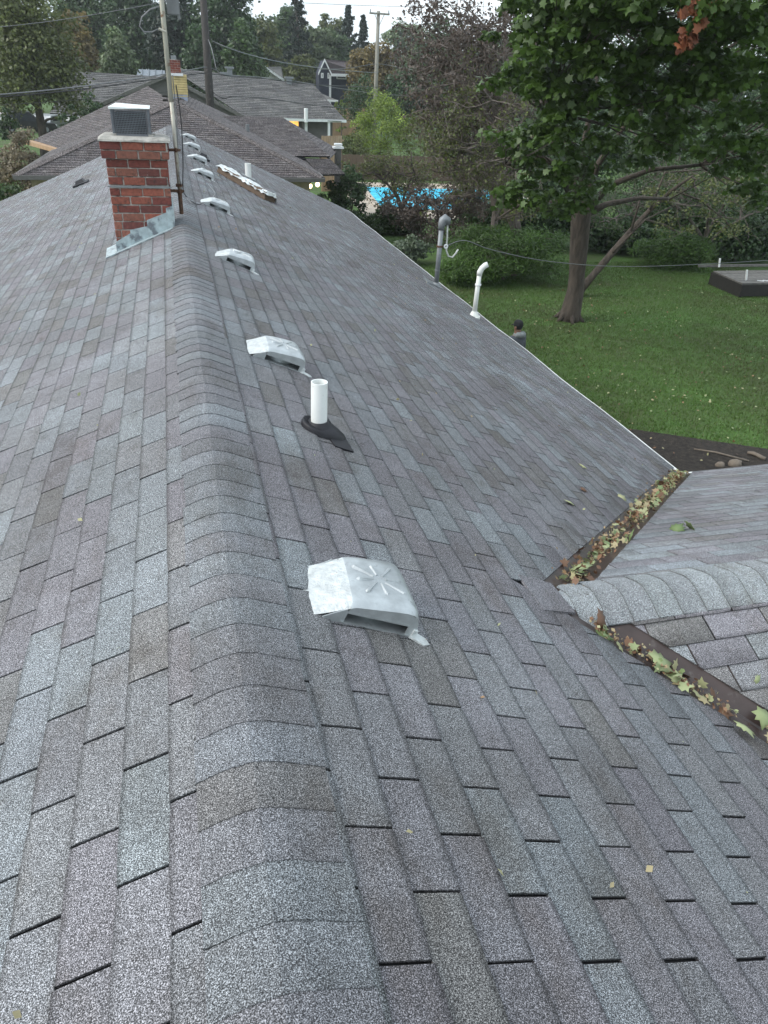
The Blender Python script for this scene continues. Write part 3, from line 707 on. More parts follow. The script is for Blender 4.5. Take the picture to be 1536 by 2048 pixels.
# white flue with an elbow at the eave
W = (4.517, 11.03); zr = H - W[0] * TP
t = thing('flue_pipe', (*W, zr), 'tall aged white pipe with a bent elbow top standing at the eave', 'pipe')
b = MB(); b.tube([(W[0], W[1], zr - .03), (W[0] + .004, W[1], zr + .35), (W[0] + .012, W[1], 3.40)], [.040, .037, .036], 16); b.build('pipe', 'pvc_old', t, smooth=True)
b = MB(); b.tube([(W[0] + .012, W[1], 3.38), (W[0] + .014, W[1], 3.43), (W[0] + .04, W[1] - .01, 3.49), (W[0] + .085, W[1] - .02, 3.535), (W[0] + .125, W[1] - .03, 3.555)], [.044, .046, .045, .046, .044], 14); b.build('elbow', 'pvc_old', t, smooth=True)
b = MB(); b.tube([(W[0] + .01, W[1], 3.22), (W[0] + .01, W[1], 3.245)], .050, 14); b.build('band', 'white', t)
b = MB(); b.tube([(W[0], W[1], zr - .04), (W[0], W[1], zr + .03), (W[0], W[1], zr + .09)], [.085, .075, .042], 18); b.tube([(W[0] - .02, W[1], zr - .03), (W[0] - .02, W[1], zr + .012)], .12, 20); b.build('boot_flange', 'pvc_old', t)
# electric service mast
S = (4.502, 12.99); zr = H - S[0] * TP
t = thing('service_mast', (*S, zr), 'grey electrical service mast with rounded weatherhead at the roof edge', 'mast')
b = MB(); b.tube([(S[0], S[1], zr - .03), (S[0] + .012, S[1], 3.78)], [.044, .044], 16); b.build('pole', 'galv', t, smooth=True)
b = MB(); b.tube([(S[0] + .010, S[1], 3.72), (S[0] + .012, S[1], 3.80), (S[0] + .03, S[1], 3.875), (S[0] + .07, S[1], 3.905), (S[0] + .11, S[1], 3.88), (S[0] + .125, S[1], 3.81)], [.055, .066, .078, .080, .070, .052], 14); b.build('weatherhead', 'galv', t, smooth=True)
b = MB(); b.tube([(S[0] + .004, S[1], 3.42), (S[0] + .004, S[1], 3.45)], .056, 12); b.box((S[0] + .07, S[1], 3.435), (.03, .012, .012)); b.build('clamp', 'rust', t)
b = MB(); b.tube([(S[0] + .0, S[1], 3.0), (S[0] + .002, S[1], 3.02)], .05, 12); b.build('coupling', 'galv', t)
b = MB(); b.tube([(S[0] + .12, S[1] - .02, 3.44 + .03 * math.cos(a)) if False else (S[0] + .12 + .03 * math.cos(a), S[1] - .02, 3.435 + .03 * math.sin(a)) for a in [i * math.pi / 5 for i in range(11)]], .014, 6, False); b.build('insulator', 'white', t)
b = MB(); b.tube([(S[0] + .12, S[1], 3.82), (S[0] + .135, S[1], 3.60), (S[0] + .14, S[1], 3.36), (S[0] + .19, S[1], 3.26), (S[0] + .27, S[1], 3.24), (S[0] + .33, S[1], 3.31), (S[0] + .37, S[1], 3.38)], .016, 6); b.build('drip_loop', 'white_wire', t, smooth=True)
b = MB(); q = [(S[1] - .22, 4.62), (S[1] + .26, 4.70), (S[1] + .20, 5.02), (S[1] - .24, 4.96)]
b.prism([sp('R', *p, .03) for p in q], [sp('R', *p, .008) for p in q]); b.tube([(S[0], S[1], zr), (S[0], S[1], zr + .07)], [.10, .05], 14); b.build('boot_flange', 'galv', t)
# black patches
def patch(k, u, v, du, dv, lab):
    t = thing('rubber_patch', sp(k, u, v), lab, 'roof patch'); q = [(u - du, v - dv), (u - du * .2, v - dv * 1.1), (u + du, v - dv * .5), (u + du * .9, v + dv), (u + du * .1, v + dv * .8), (u - du * .7, v + dv * .9)]
    b = MB(); b.prism([sp(k, *p, .028 + .02 * (i % 2)) for i, p in enumerate(q)], [sp(k, *p, .008) for p in q]); b.build('pad', 'rubber', t)
    b = MB(); b.prism([sp(k, *p, .10) for p in [(u - du * .3, v - dv * .4), (u + du * .6, v - dv * .4), (u + du * .6, v + dv * .4), (u - du * .3, v + dv * .4)]], [sp(k, *p, .03) for p in [(u - du * .5, v - dv * .6), (u + du * .8, v - dv * .6), (u + du * .8, v + dv * .6), (u - du * .5, v + dv * .6)]]); b.build('flap', 'rubber', t)
patch('R', 17.0, .62, .34, .15, 'small black rubber patch between two distant silver roof vents')
patch('L', 17.0, 2.03, .22, .17, 'small black rubber patch alone on the left roof slope')
# foil-wrapped box
A_ = sp('R', 15.2, .80); B_ = sp('R', 14.25, 1.62); N_ = SURF['R'][3]; e = (B_ - A_); Lb = np.linalg.norm(e); e /= Lb; bk = np.cross(N_, e); bk *= (1 if bk[1] > 0 else -1)
t = thing('foil_box', (A_ + B_) / 2, 'long low wooden box wrapped in silver foil lying on the far roof', 'box')
b = MB(); c0 = (A_ + B_) / 2 + bk * .17 + N_ * .075; b.box(c0, (Lb / 2, .16, .065), (e, bk, N_)); b.build('wood_side', 'wood_brown', t)
b = MB(); nx, ny = 26, 7; V = []
for j in range(ny):
    for i in range(nx):
        s = i / (nx - 1); y = -.02 + .38 * j / (ny - 1)
        h = .150 + random.uniform(-.010, .014) + (.015 * math.sin(s * 14)); yy = y
        if j == 0: h = .105 + random.uniform(-.02, .02); yy = -.025 + random.uniform(-.012, .006)
        if j == ny - 1: h = .03
        if i in (0, nx - 1) and j > 0: h -= .06
        V.append(A_ + e * (Lb * (s * 1.06 - .03)) + bk * yy + N_ * h)
b.mesh(V, [(j * nx + i, j * nx + i + 1, (j + 1) * nx + i + 1, (j + 1) * nx + i) for j in range(ny - 1) for i in range(nx - 1)]); b.build('foil_wrap', 'foil', t)
b = MB(); b.box(A_ + e * (Lb * .98) + bk * .05 + N_ * .03, (.05, .05, .03), (e, bk, N_)); b.build('foot', 'wood_brown', t)
# ------------------------------------------------------------------ antenna mast strapped to the chimney
t = thing('antenna_mast', (0.0, 8.3, 4.83), 'tall thin weathered antenna mast strapped to the brick chimney with rusty brackets', 'mast')
b = MB(); b.tube([(0.0, 8.3, 4.80), (0.0, 8.3, 5.74)], .019, 10); b.build('lower_pole', 'mast', t, smooth=True)
b = MB(); b.tube([(-.002, 8.3, 5.72), (-.004, 8.3, 6.5), (-.010, 8.3, 7.9)], [.024, .023, .020], 10); b.build('upper_pole', 'mast', t, smooth=True)
for z in (5.30, 4.925):
    b = MB(); b.box((-.035, 8.275, z), (.06, .006, .013)); b.box((-.035, 8.30, z - .001), (.06, .005, .012)); b.build('bracket', 'rust', t)
    b = MB(); b.tube([(0 + .03 * math.cos(a), 8.3 + .03 * math.sin(a), z) for a in [i * math.pi / 6 for i in range(13)]], .009, 5, False); b.box((.033, 8.28, z), (.014, .012, .010)); b.tube([(.0, 8.262, z - .02), (.0, 8.262, z + .02)], .012, 6); b.build('clamp', 'rust', t)
b = MB(); b.tube([(0.0, 8.3, 4.96), (0, 8.3, 4.99)], .032, 8); b.tube([(0, 8.3, 4.90), (0, 8.3, 4.915)], .030, 8); b.tube([(0, 8.3, 4.70), (0, 8.3, 4.90)], .021, 8); b.build('foot_sleeve', 'rust', t)
b = MB(); b.box(at_y(346, 14, 8.34), (.055, .03, .06)); b.box(at_y(357, 22, 8.34), (.012, .02, .07)); b.build('signal_box', 'grey_wire', t, bevel=.008)
b = MB(); b.tube([at_y(x, y, 8.3) for x, y in ((321, 12), (300, 19), (284, 34), (279, 52), (288, 64), (304, 64), (322, 56))], .0075, 6); b.build('coax_loop', 'grey_wire', t, smooth=True)
b = MB(); b.tube([at_y(x, y, 8.26) for x, y in ((317, 57), (332, 64))], .012, 6); b.build('band', 'mast', t)
def wire(name, pts, r, m, lab, cat='cable', smooth=True, group=None):
    b = MB(); P = [np.array(p, float) for p in pts]; Q = []
    for i in range(len(P) - 1):
        a, c_, d, e_ = P[max(i - 1, 0)], P[i], P[i + 1], P[min(i + 2, len(P) - 1)]
        for s in range(5):
            s_ = s / 5; Q.append(.5 * (2 * c_ + (d - a) * s_ + (2 * a - 5 * c_ + 4 * d - e_) * s_ ** 2 + (3 * c_ - a - 3 * d + e_) * s_ ** 3))
    Q.append(P[-1]); b.tube(Q, r, 5); o = b.build(name, m, None, smooth=True); tag(o, lab, cat, group); return o
def onr(x, y, off=.03):
    N = SURF['R'][3]; P = onpl(x, y, N, SURF['R'][0] @ N + off); return P
wire('antenna_cable', [at_y(352, 170, 8.3), at_y(362, 240, 8.3), at_y(366, 320, 8.3), at_y(366, 375, 8.3), onr(372, 392), onr(386, 405), onr(398, 409), onr(403, 406)], .0055, 'black_wire', 'thin black cable running down the antenna mast and curling to a roof vent')
wire('antenna_cable', [at_y(345, 150, 8.33), at_y(353, 240, 8.33), at_y(357, 330, 8.33), at_y(362, 372, 8.33), onr(366, 385), onr(378, 402), onr(394, 411)], .005, 'grey_wire', 'thin grey cable close against the antenna mast, ending just short of the vent')
wire('antenna_cable', [onr(416, 368), onr(424, 378), onr(430, 386), onr(424, 396), onr(414, 403)], .005, 'grey_wire', 'short curl of grey cable lying between two silver vents past the antenna')
# ------------------------------------------------------------------ person on the lawn
def person():
    B = at_z(1037, 656, 1.62); B[2] = 0
    t = thing('person', B, 'person in a black cap and grey hooded top standing beyond the eave', 'person')
    ang = math.radians(28)                            # turned a little to the left, walking away
    Rm = Matrix.Rotation(ang, 3, 'Z')
    def skin(name, pts, edges, rad, m, sub=2, root=0):
        me = bpy.data.meshes.new(name); me.from_pydata([tuple(Rm @ Vector(p)) for p in pts], edges, [])
        me.update(); o = link(name, me, m, t)
        o.modifiers.new('skin', 'SKIN'); s = me.skin_vertices
        if not s: pass
        return o, me, rad, sub, root
    def finish(o, me, rad, sub, root):
        for i, r in enumerate(rad):
            r = (r, r) if not hasattr(r, '__len__') else r
            me.skin_vertices[0].data[i].radius = r; me.skin_vertices[0].data[i].use_root = (i == root)
        sm = o.modifiers.new('sub', 'SUBSURF'); sm.levels = sub; sm.render_levels = sub
        o.modifiers['skin'].use_smooth_shade = True
    def chain(name, pts, edges, rad, m, sub=2, root=0):
        me = bpy.data.meshes.new(name); me.from_pydata([tuple(Rm @ Vector(p)) for p in pts], edges, []); me.update()
        o = link(name, me, m, t); o.modifiers.new('skin', 'SKIN')
        if not me.skin_vertices:
            import bmesh
            bm = bmesh.new(); bm.from_mesh(me); bm.verts.layers.skin.verify(); bm.to_mesh(me); bm.free()
        finish(o, me, rad, sub, root); return o
    # body (facing +y): pelvis, spine, neck, head, arms, legs
    pts = [(0, 0, .95), (0, .0, 1.12), (0, -.01, 1.30), (0, -.01, 1.44), (0, .0, 1.52), (0, .015, 1.60), (0, .02, 1.68),
           (-.17, 0, 1.42), (-.22, .02, 1.14), (-.22, .14, .92), (-.22, .18, .84), (.17, 0, 1.42), (.22, -.02, 1.14), (.22, .08, .90), (.22, .12, .82),
           (-.09, .03, .86), (-.10, .06, .50), (-.10, -.02, .09), (-.10, .10, .04), (.09, -.02, .86), (.10, -.02, .50), (.10, -.10, .09), (.10, .03, .04)]
    ed = [(0, 1), (1, 2), (2, 3), (3, 4), (4, 5), (5, 6), (3, 7), (7, 8), (8, 9), (9, 10), (3, 11), (11, 12), (12, 13), (13, 14), (0, 15), (15, 16), (16, 17), (17, 18), (0, 19), (19, 20), (20, 21), (21, 22)]
    rad = [(.14, .11), (.13, .10), (.15, .10), (.11, .08), .055, (.075, .09), (.07, .085), .055, .045, .035, .03, .055, .045, .035, .03, .085, .058, .042, .035, .085, .058, .042, .035]
    body = chain('body', pts, ed, rad, 'skin')
    hood = chain('hoodie', [(0, 0, .92), (0, 0, 1.12), (0, -.01, 1.30), (0, -.015, 1.43), (-.18, -.005, 1.42), (-.235, .02, 1.14), (-.225, .14, .94), (.18, -.005, 1.42), (.235, -.02, 1.14), (.225, .08, .92)],
                 [(0, 1), (1, 2), (2, 3), (3, 4), (4, 5), (5, 6), (3, 7), (7, 8), (8, 9)], [(.175, .14), (.165, .135), (.185, .135), (.15, .11), .082, .066, .05, .082, .066, .05], 'hoodie')
    b = MB(); n = 14; V = []                          # the hood lying on the shoulders
    for r, zz, yo in ((.075, 1.53, .0), (.115, 1.54, -.03), (.14, 1.50, -.055), (.13, 1.44, -.06), (.06, 1.42, -.05)):
        V += [tuple(Rm @ Vector((math.cos(2 * math.pi * k / n) * r, math.sin(2 * math.pi * k / n) * r * .9 + yo, zz + (.02 if math.sin(2 * math.pi * k / n) < 0 else -.02)))) for k in range(n)]
    b.mesh(V, [(o * n + k, o * n + (k + 1) % n, (o + 1) * n + (k + 1) % n, (o + 1) * n + k) for o in range(4) for k in range(n)]); b.build('hood', 'hoodlight', t, smooth=True, local=True)
    b = MB(); n = 18; V = []                          # cap: dome, band and peak
    for zz, r in ((1.655, .094), (1.69, .100), (1.74, .094), (1.775, .070), (1.79, .035), (1.793, .004)):
        V += [tuple(Rm @ Vector((math.cos(2 * math.pi * k / n) * r * .92, .012 + math.sin(2 * math.pi * k / n) * r * 1.08, zz))) for k in range(n)]
    b.mesh(V, [(o * n + k, o * n + (k + 1) % n, (o + 1) * n + (k + 1) % n, (o + 1) * n + k) for o in range(5) for k in range(n)])
    pk = [(-.07, .09, 1.675), (-.055, .155, 1.66), (0, .175, 1.658), (.055, .155, 1.66), (.07, .09, 1.675)]
    pk = [tuple(Rm @ Vector(p)) for p in pk]; b.prism([(p[0], p[1], p[2] + .008) for p in pk], pk); b.build('cap', 'cap', t, smooth=True, local=True)
    b = MB(); n = 14; V = []                          # short dark hair below the cap
    for zz, r in ((1.60, .070), (1.63, .088), (1.66, .092)):
        V += [tuple(Rm @ Vector((math.cos(math.pi + math.pi * k / (n - 1)) * r * .95, .012 + math.sin(math.pi + math.pi * k / (n - 1)) * r * 1.08, zz))) for k in range(n)]
    b.mesh(V, [(o * n + k, o * n + k + 1, (o + 1) * n + k + 1, (o + 1) * n + k) for o in range(2) for k in range(n - 1)]); b.build('hair', 'cap', t, smooth=True, local=True)
    b = MB()                                          # nose, ears
    b.mesh([tuple(Rm @ Vector(p)) for p in ((-.012, .10, 1.655), (.012, .10, 1.655), (.017, .10, 1.612), (-.017, .10, 1.612), (0, .128, 1.618))], [(0, 1, 4), (1, 2, 4), (2, 3, 4), (3, 0, 4)])
    for s in (-1, 1): b.box(tuple(Rm @ Vector((s * .083, .01, 1.635))), (.010, .018, .028))
    b.build('face', 'skin', t, smooth=True, local=True)
    chain('trousers', [(0, 0, .96), (-.095, .03, .86), (-.105, .06, .50), (-.105, -.02, .12), (.095, -.02, .86), (.105, -.02, .50), (.105, -.10, .12)], [(0, 1), (1, 2), (2, 3), (0, 4), (4, 5), (5, 6)],
          [(.16, .125), .105, .078, .062, .105, .078, .062], 'trouser')
    for s, yo in ((-1, -.02), (1, -.10)):
        b = MB(); b.prism([tuple(Rm @ Vector((s * .105 + x, yo + y, z))) for x, y, z in ((-.04, -.08, .09), (.04, -.08, .09), (.045, .08, .07), (.03, .17, .05), (-.03, .17, .05), (-.045, .08, .07))], [tuple(Rm @ Vector((s * .105 + x, yo + y, 0))) for x, y in ((-.045, -.09), (.045, -.09), (.05, .08), (.035, .185), (-.035, .185), (-.05, .08))])
        b.build('shoe', 'tyre', t, local=True)
person()
# ------------------------------------------------------------------ neighbours
NPAL = [((0.096, 0.084, 0.084), .4), ((0.112, 0.100, 0.099), .3), ((0.082, 0.073, 0.075), .3)]
GPAL = [((0.112, 0.110, 0.108), .4), ((0.135, 0.132, 0.128), .3), ((0.090, 0.088, 0.088), .3)]
def inter(P3, z):
    """polygon of a roof plane cut into courses that run level"""
    return
def roof_plane(parent, poly, pal, ex=0.16, tabw=0.33, th=0.012, name='shingle_courses'):
    """one roof plane (3-D convex polygon, first edge = eave) laid with level courses of tabs, joined"""
    P = [np.array(p, float) for p in poly]
    A = P[1] - P[0]; A[2] = 0; A /= np.linalg.norm(A)
    n = np.cross(P[1] - P[0], P[2] - P[0]); n /= np.linalg.norm(n)
    if n[2] < 0: n = -n
    U = np.cross(n, A); U /= np.linalg.norm(U)
    if U[2] < 0: U = -U
    O = P[0]; q = [((p - O) @ A, (p - O) @ U) for p in P]
    vmax = max(b for a, b in q); umin = min(a for a, b in q); umax = max(a for a, b in q)
    T = lambda u, v, o: O + A * u + U * v + n * o
    base = MB(); base.prism([T(u, v, 0) for u, v in q], [T(u, v, -.05) for u, v in q]); base.build('roof_deck', 'deck', parent)
    b = MB(); v = min(bb for a, bb in q); i = 0
    while v < vmax:
        c = clip(clip(q, (0, -1), -v), (0, 1), v + ex)
        if len(c) >= 3:
            lo, hi = min(a for a, _ in c), max(a for a, _ in c); u = lo - random.random() * tabw
            while u < hi:
                w_ = tabw * random.uniform(.55, 1.5); d = clip(clip(c, (-1, 0), -u), (1, 0), u + w_ - .008)
                if len(d) >= 3:
                    lift = random.uniform(0, .008)
                    b.prism([T(a, bb, .006 + (th + lift) * (1 - (bb - v) / ex)) for a, bb in d], [T(a, bb, -.001) for a, bb in d], tone(.14, pal))
                u += w_
        v += ex; i += 1
    return tag(b.build(name, 'neighbour_shingle', parent), kind='stuff')
def ridge_run(parent, a, b_, wd, pal, step=.17):
    b = MB(); a = np.array(a, float); b_ = np.array(b_, float); L_ = np.linalg.norm(b_ - a); d = (b_ - a) / L_
    s = np.cross(d, (0, 0, 1.0)); s /= np.linalg.norm(s); n = int(L_ / step)
    for i in range(n):
        p = a + d * step * i; r = a + d * step * (i + 1.1); c = tone(.08, pal); z = np.array((0, 0, 1.0))
        for sg in (-1, 1):
            lo = s * sg * wd - z * wd * .30
            b.prism([p + z * .045, r + z * .03, r + lo + z * .035, p + lo + z * .045], [p, r, r + lo, p + lo], c)
    return tag(b.build('hip_caps', 'neighbour_shingle', parent), kind='stuff')
# A: brown hip-roofed house right behind the gable end
AP = np.array((0.28, 33.6, 4.80)); EL = np.array((-5.05, 28.1, 2.70)); ER = np.array((5.30, 28.9, 2.70))
BK = np.array((.9, 41.5, 4.80)); LB = np.array((-4.7, 42.0, 2.70)); RB = np.array((6.1, 42.5, 2.70))
hA = thing('neighbour_house', (0.3, 35, 0), 'brown shingled hip roof house directly behind the grey gable end', 'house')
roof_plane(hA, [EL, ER, AP], NPAL); roof_plane(hA, [ER, RB, BK, AP], NPAL); roof_plane(hA, [LB, EL, AP, BK], NPAL)
for a, c in ((EL, AP), (ER, AP), (AP, BK)): ridge_run(hA, a + (0, 0, .01), c + (0, 0, .01), .17, [((0.110, 0.096, 0.094), 1)])
b = MB(); b.prism([(x, y, 2.62) for x, y in ((-4.7, 28.7), (4.9, 29.4), (5.5, 41.5), (-4.3, 41))], [(x, y, 0) for x, y in ((-4.7, 28.7), (4.9, 29.4), (5.5, 41.5), (-4.3, 41))]); b.build('wall', 'wall_tan', hA)
def fascia(parent, a, c, h=.12, m='white', out=.03, name='gutter'):
    a = np.array(a, float); c = np.array(c, float); d = (c - a) / np.linalg.norm(c - a); s = np.cross(d, (0, 0, 1.0)); b = MB()
    b.prism([a - s * .01, c - s * .01, c + s * out, a + s * out], [p - np.array((0, 0, h)) for p in (a - s * .01, c - s * .01, c + s * out, a + s * out)]); return b.build(name, m, parent)
fascia(hA, EL + (-.05, -.03, 0), ER + (.05, -.03, 0), .13, 'wall_grey', .09); fascia(hA, ER, RB, .13, 'wall_grey', .09); fascia(hA, LB, EL, .13, 'wall_grey', .09)
# left rear wing
W1 = at_z(70, 281, 2.75); W2 = at_z(245, 216, 4.55)
roof_plane(hA, [W1, (-2.6, 36.0, 2.75), (W2[0] + .3, 36.2, 4.5), W2 + (0, .0, 0), ], NPAL) if False else None
q1 = np.array((-6.2, 40.6, 2.72)); q2 = np.array((-1.9, 34.4, 4.30))
roof_plane(hA, [q1, (-2.6, 31.6, 2.9), (0.3, 34.2, 4.78), (-.6, 39.6, 4.78)], NPAL)
fascia(hA, (-6.3, 40.7, 2.72), (-4.4, 36.6, 2.75), .16, 'wood_tan', .35, 'bare_board')
# right rear wing with its own hips
R1, R2 = np.array((2.0, 38.0, 4.05)), np.array((5.2, 38.6, 4.05)); c1, c2 = np.array((2.6, 33.6, 2.95)), np.array((6.6, 34.3, 2.85)); c3 = np.array((7.9, 38.9, 2.75)); c4 = np.array((6.9, 41.4, 2.8))
roof_plane(hA, [(2.4, 33.4, 2.95), c2, R2, R1], NPAL); roof_plane(hA, [c2, c3, R2], NPAL)
fascia(hA, (2.4, 33.35, 2.95), c2, .07, 'rubber', .08, 'flashing_strip'); fascia(hA, (2.2, 38.02, 4.10), (4.6, 38.45, 4.10), .07, 'wood_dark', .06, 'flashing_strip')
roof_plane(hA, [(5.4, 30.2, 2.66), (6.5, 30.6, 2.64), (6.6, 34.2, 2.80), (5.5, 33.9, 2.86)], NPAL)
b = MB(); P = at_y(495, 262, 35.6); b.tube([P - (0, 0, .35), P + (0, 0, .25)], .09, 10); b.build('vent_pipe', 'galv', hA)
b = MB(); P = at_y(331, 196, 33.9); 
for dz in (0, .14): b.box(P + (-.02, 0, dz - .08), (.10, .12, .035))
b.build('roof_vent', 'wood_dark', hA)
b = MB(); P = at_y(676, 305, 37.8); b.box(P + (0, 0, -.6), (.14, .14, .8)); b.build('stack', 'wall_grey', hA); b = MB(); b.box(P + (0, 0, .22), (.24, .24, .04)); b.box(P + (0, 0, .35), (.17, .17, .04)); b.build('stack_cap', 'white', hA)
# its chimney: flashed base, yellow lap siding, brick top
x0, zb = at_y(350, 205, 36.5)[0], 4.3; yC = 36.5
def bx(px0, py0, px1, py1, Y, dpt, name, m, parent, proud=0):
    a = at_y(px0, py1, Y - proud); c = at_y(px1, py0, Y - proud); b = MB(); b.box2((a[0], Y - proud, a[2]), (c[0], Y + dpt, c[2])); return b.build(name, m, parent)
ch = bx(345, 150, 372, 205, yC, .7, 'chimney', 'yellow', hA)
bx(347, 190, 375, 206, yC, .72, 'base_flashing', 'blue_flash', ch, .03)
b = MB(); a = at_y(344, 192, yC); c = at_y(373, 152, yC)
for i in range(9):
    z = a[2] + (c[2] - a[2]) * i / 8.5; b.prism([(a[0], yC - .035, z), (c[0], yC - .035, z), (c[0], yC - .01, z + .09), (a[0], yC - .01, z + .09)], [(a[0], yC - .03, z - .012), (c[0], yC - .03, z - .012), (c[0], yC + .01, z + .09), (a[0], yC + .01, z + .09)])
tag(b.build('lap_siding', 'yellow', ch), kind='stuff')
a = at_y(341, 148, yC); c = at_y(360, 119, yC)
core = MB(); core.box2((a[0] + .01, yC + .01, a[2]), (c[0] - .01, yC + .55, c[2] - .01)); core.build('mortar_core', 'mortar', ch)
nz = int((c[2] - a[2]) / .085); bwid = (c[0] - a[0]) / 2.0
for i in range(nz):
    for j in range(3):
        s = a[0] + (j - (.5 if i % 2 else 0)) * bwid; p, q = max(s, a[0]), min(s + bwid - .015, c[0])
        if q - p > .04:
            b = MB(); b.box(((p + q) / 2, yC + .05, a[2] + .085 * (i + .5)), ((q - p) / 2, .055, .036), None, random.choice(BR)); b.build('brick', 'brick', ch)
bx(337, 147, 366, 151, yC, .7, 'cap', 'white', ch, .08); bx(342, 111, 352, 119, yC + .2, .3, 'flue_pot', 'galv', ch)
# B: grey ranch house
YB = 69.0; zE = 2.6
hB = thing('neighbour_house', (5, 74, 0), 'long grey ranch house with front gable and lamp-lit carport beyond the brown roof', 'house')
apx = np.array((.15, YB, 5.28)); gl = at_y(180, 216, YB); gr = np.array((6.2, YB, zE)); er = np.array((15.0, YB + 1.6, zE))
rr = np.array((13.2, YB + 7.5, 5.10)); rl = np.array((-7.6, YB + 7, 5.05)); ll = np.array((-9.0, YB + .5, 2.3)); mid = np.array((.3, YB + 7.2, 5.16))
roof_plane(hB, [gr, er, rr, mid, apx + (0, .2, 0)] if False else [gr, er, rr, (.5, YB + 7.2, 5.18)], GPAL, .3, .8, .03)
roof_plane(hB, [gr, apx, (.2, YB + 7.2, 5.30)], GPAL, .3, .8, .03) if False else None
roof_plane(hB, [ll, (0, YB + .9, 2.35), (0.2, YB + 7.1, 5.14), rl], GPAL, .3, .8, .03)
# front gable's two slopes
def quad(parent, pts, pal): roof_plane(parent, pts, pal, .3, .8, .03)
quad(hB, [(gr[0], gr[1] - .4, gr[2] + .03), (gr[0], YB + 1.0, gr[2] + .03), (.15, YB + 7.5, 5.33), (.15, YB - .4, 5.33)], GPAL)
quad(hB, [(gl[0], YB + 1.0, gl[2] + .03), (gl[0], YB - .4, gl[2] + .03), (.15, YB - .4, 5.33), (.15, YB + 7.5, 5.33)], GPAL)
b = MB(); b.prism([(gl[0] + .4, YB, 0), (gr[0] - .4, YB, 0), (gr[0] - .3, YB, zE), (.15, YB, 5.1), (gl[0] + .3, YB, gl[2])], [(gl[0] + .4, YB + .2, 0), (gr[0] - .4, YB + .2, 0), (gr[0] - .3, YB + .2, zE), (.15, YB + .2, 5.1), (gl[0] + .3, YB + .2, gl[2])])
b.build('gable_wall', 'wall_grey', hB)
def beam(parent, a, c, w_, h, m, name):
    a = np.array(a, float); c = np.array(c, float); b = MB(); o = np.array((0, w_, 0)); z = np.array((0, 0, h))
    b.prism([a, c, c + o, a + o], [a - z, c - z, c + o - z, a + o - z]); return b.build(name, m, parent)
beam(hB, (gr[0], YB - .45, gr[2] + .06), (.15, YB - .45, 5.38), .06, .26, 'wood_grey', 'rake_board'); beam(hB, (gl[0], YB - .45, gl[2] + .06), (.15, YB - .45, 5.38), .06, .26, 'wood_grey', 'rake_board')
beam(hB, (gr[0] - .4, YB - .1, zE), (15.1, YB + 1.5, zE), .14, .20, 'white', 'gutter')
b = MB(); b.box2((11.0, YB + 2.2, 0), (14.0, YB + 2.4, 2.45)); b.build('wall', 'wall_grey', hB)
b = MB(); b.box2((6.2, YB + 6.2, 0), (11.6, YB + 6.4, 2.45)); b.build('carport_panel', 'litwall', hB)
b = MB(); b.box2((6.2, YB + 1.2, 2.48), (14.6, YB + 7.0, 2.52)); b.build('soffit', 'wood_grey', hB)
for (px, py0, py1, nm, m, wd) in ((611, 238, 262, 'post', 'white', .12), (606, 238, 258, 'post', 'wood_grey', .10), (657, 238, 272, 'downspout', 'white', .10)):
    P = at_y(px, py0, YB + 1.6); b = MB(); b.box2((P[0] - wd, YB + 1.3, 0), (P[0] + wd, YB + 1.6, zE - .2)); b.build(nm, m, hB)
P = at_y(612, 226, YB + .9); b = MB(); b.tube([P - (0, 0, .7), P + (0, 0, .35)], .17, 10); b.build('downspout_elbow', 'white', hB)
P = at_y(659, 140 + 98, YB + 1.2)
for px in (478, 512):
    P = at_y(px, 236, YB - .3); b = MB(); b.tube([P - (0, 0, .6), P + (0, 0, .1)], .13, 8); b.build('downspout_elbow', 'white', hB)
for px, py in ((459, 140), (449, 151), (578, 160)):
    P = at_y(px, py, YB + 7); b = MB(); b.box(P - (0, 0, .3), (.22, .2, .45)); b.box(P + (0, 0, .18), (.38, .3, .08)); b.build('roof_vent', 'galv', hB)
# metal-roofed building behind B
hC = thing('outbuilding', at_y(260, 160, 92), 'pale blue-grey metal roof showing above the grey ranch house', 'building')
a = at_y(212, 156, 88); c = at_y(330, 160, 88); a2 = at_y(212, 135, 92); c2_ = at_y(330, 141, 92)
b = MB(); b.prism([a, c, c2_, a2], [p - np.array((0, 0, .15)) for p in (a, c, c2_, a2)]); b.build('roof', 'blue_roof', hC)
b = MB()
for i in range(9):
    s = (i + .5) / 9; b.tube([a + (c - a) * s + (0, 0, .04), a2 + (c2_ - a2) * s + (0, 0, .04)], .06, 4)
tag(b.build('seams', 'blue_roof', hC), kind='stuff')
b = MB(); b.box2((a[0], 88.3, 0), (c[0], 92, a[2] - .1)); b.build('wall', 'wall_grey', hC)
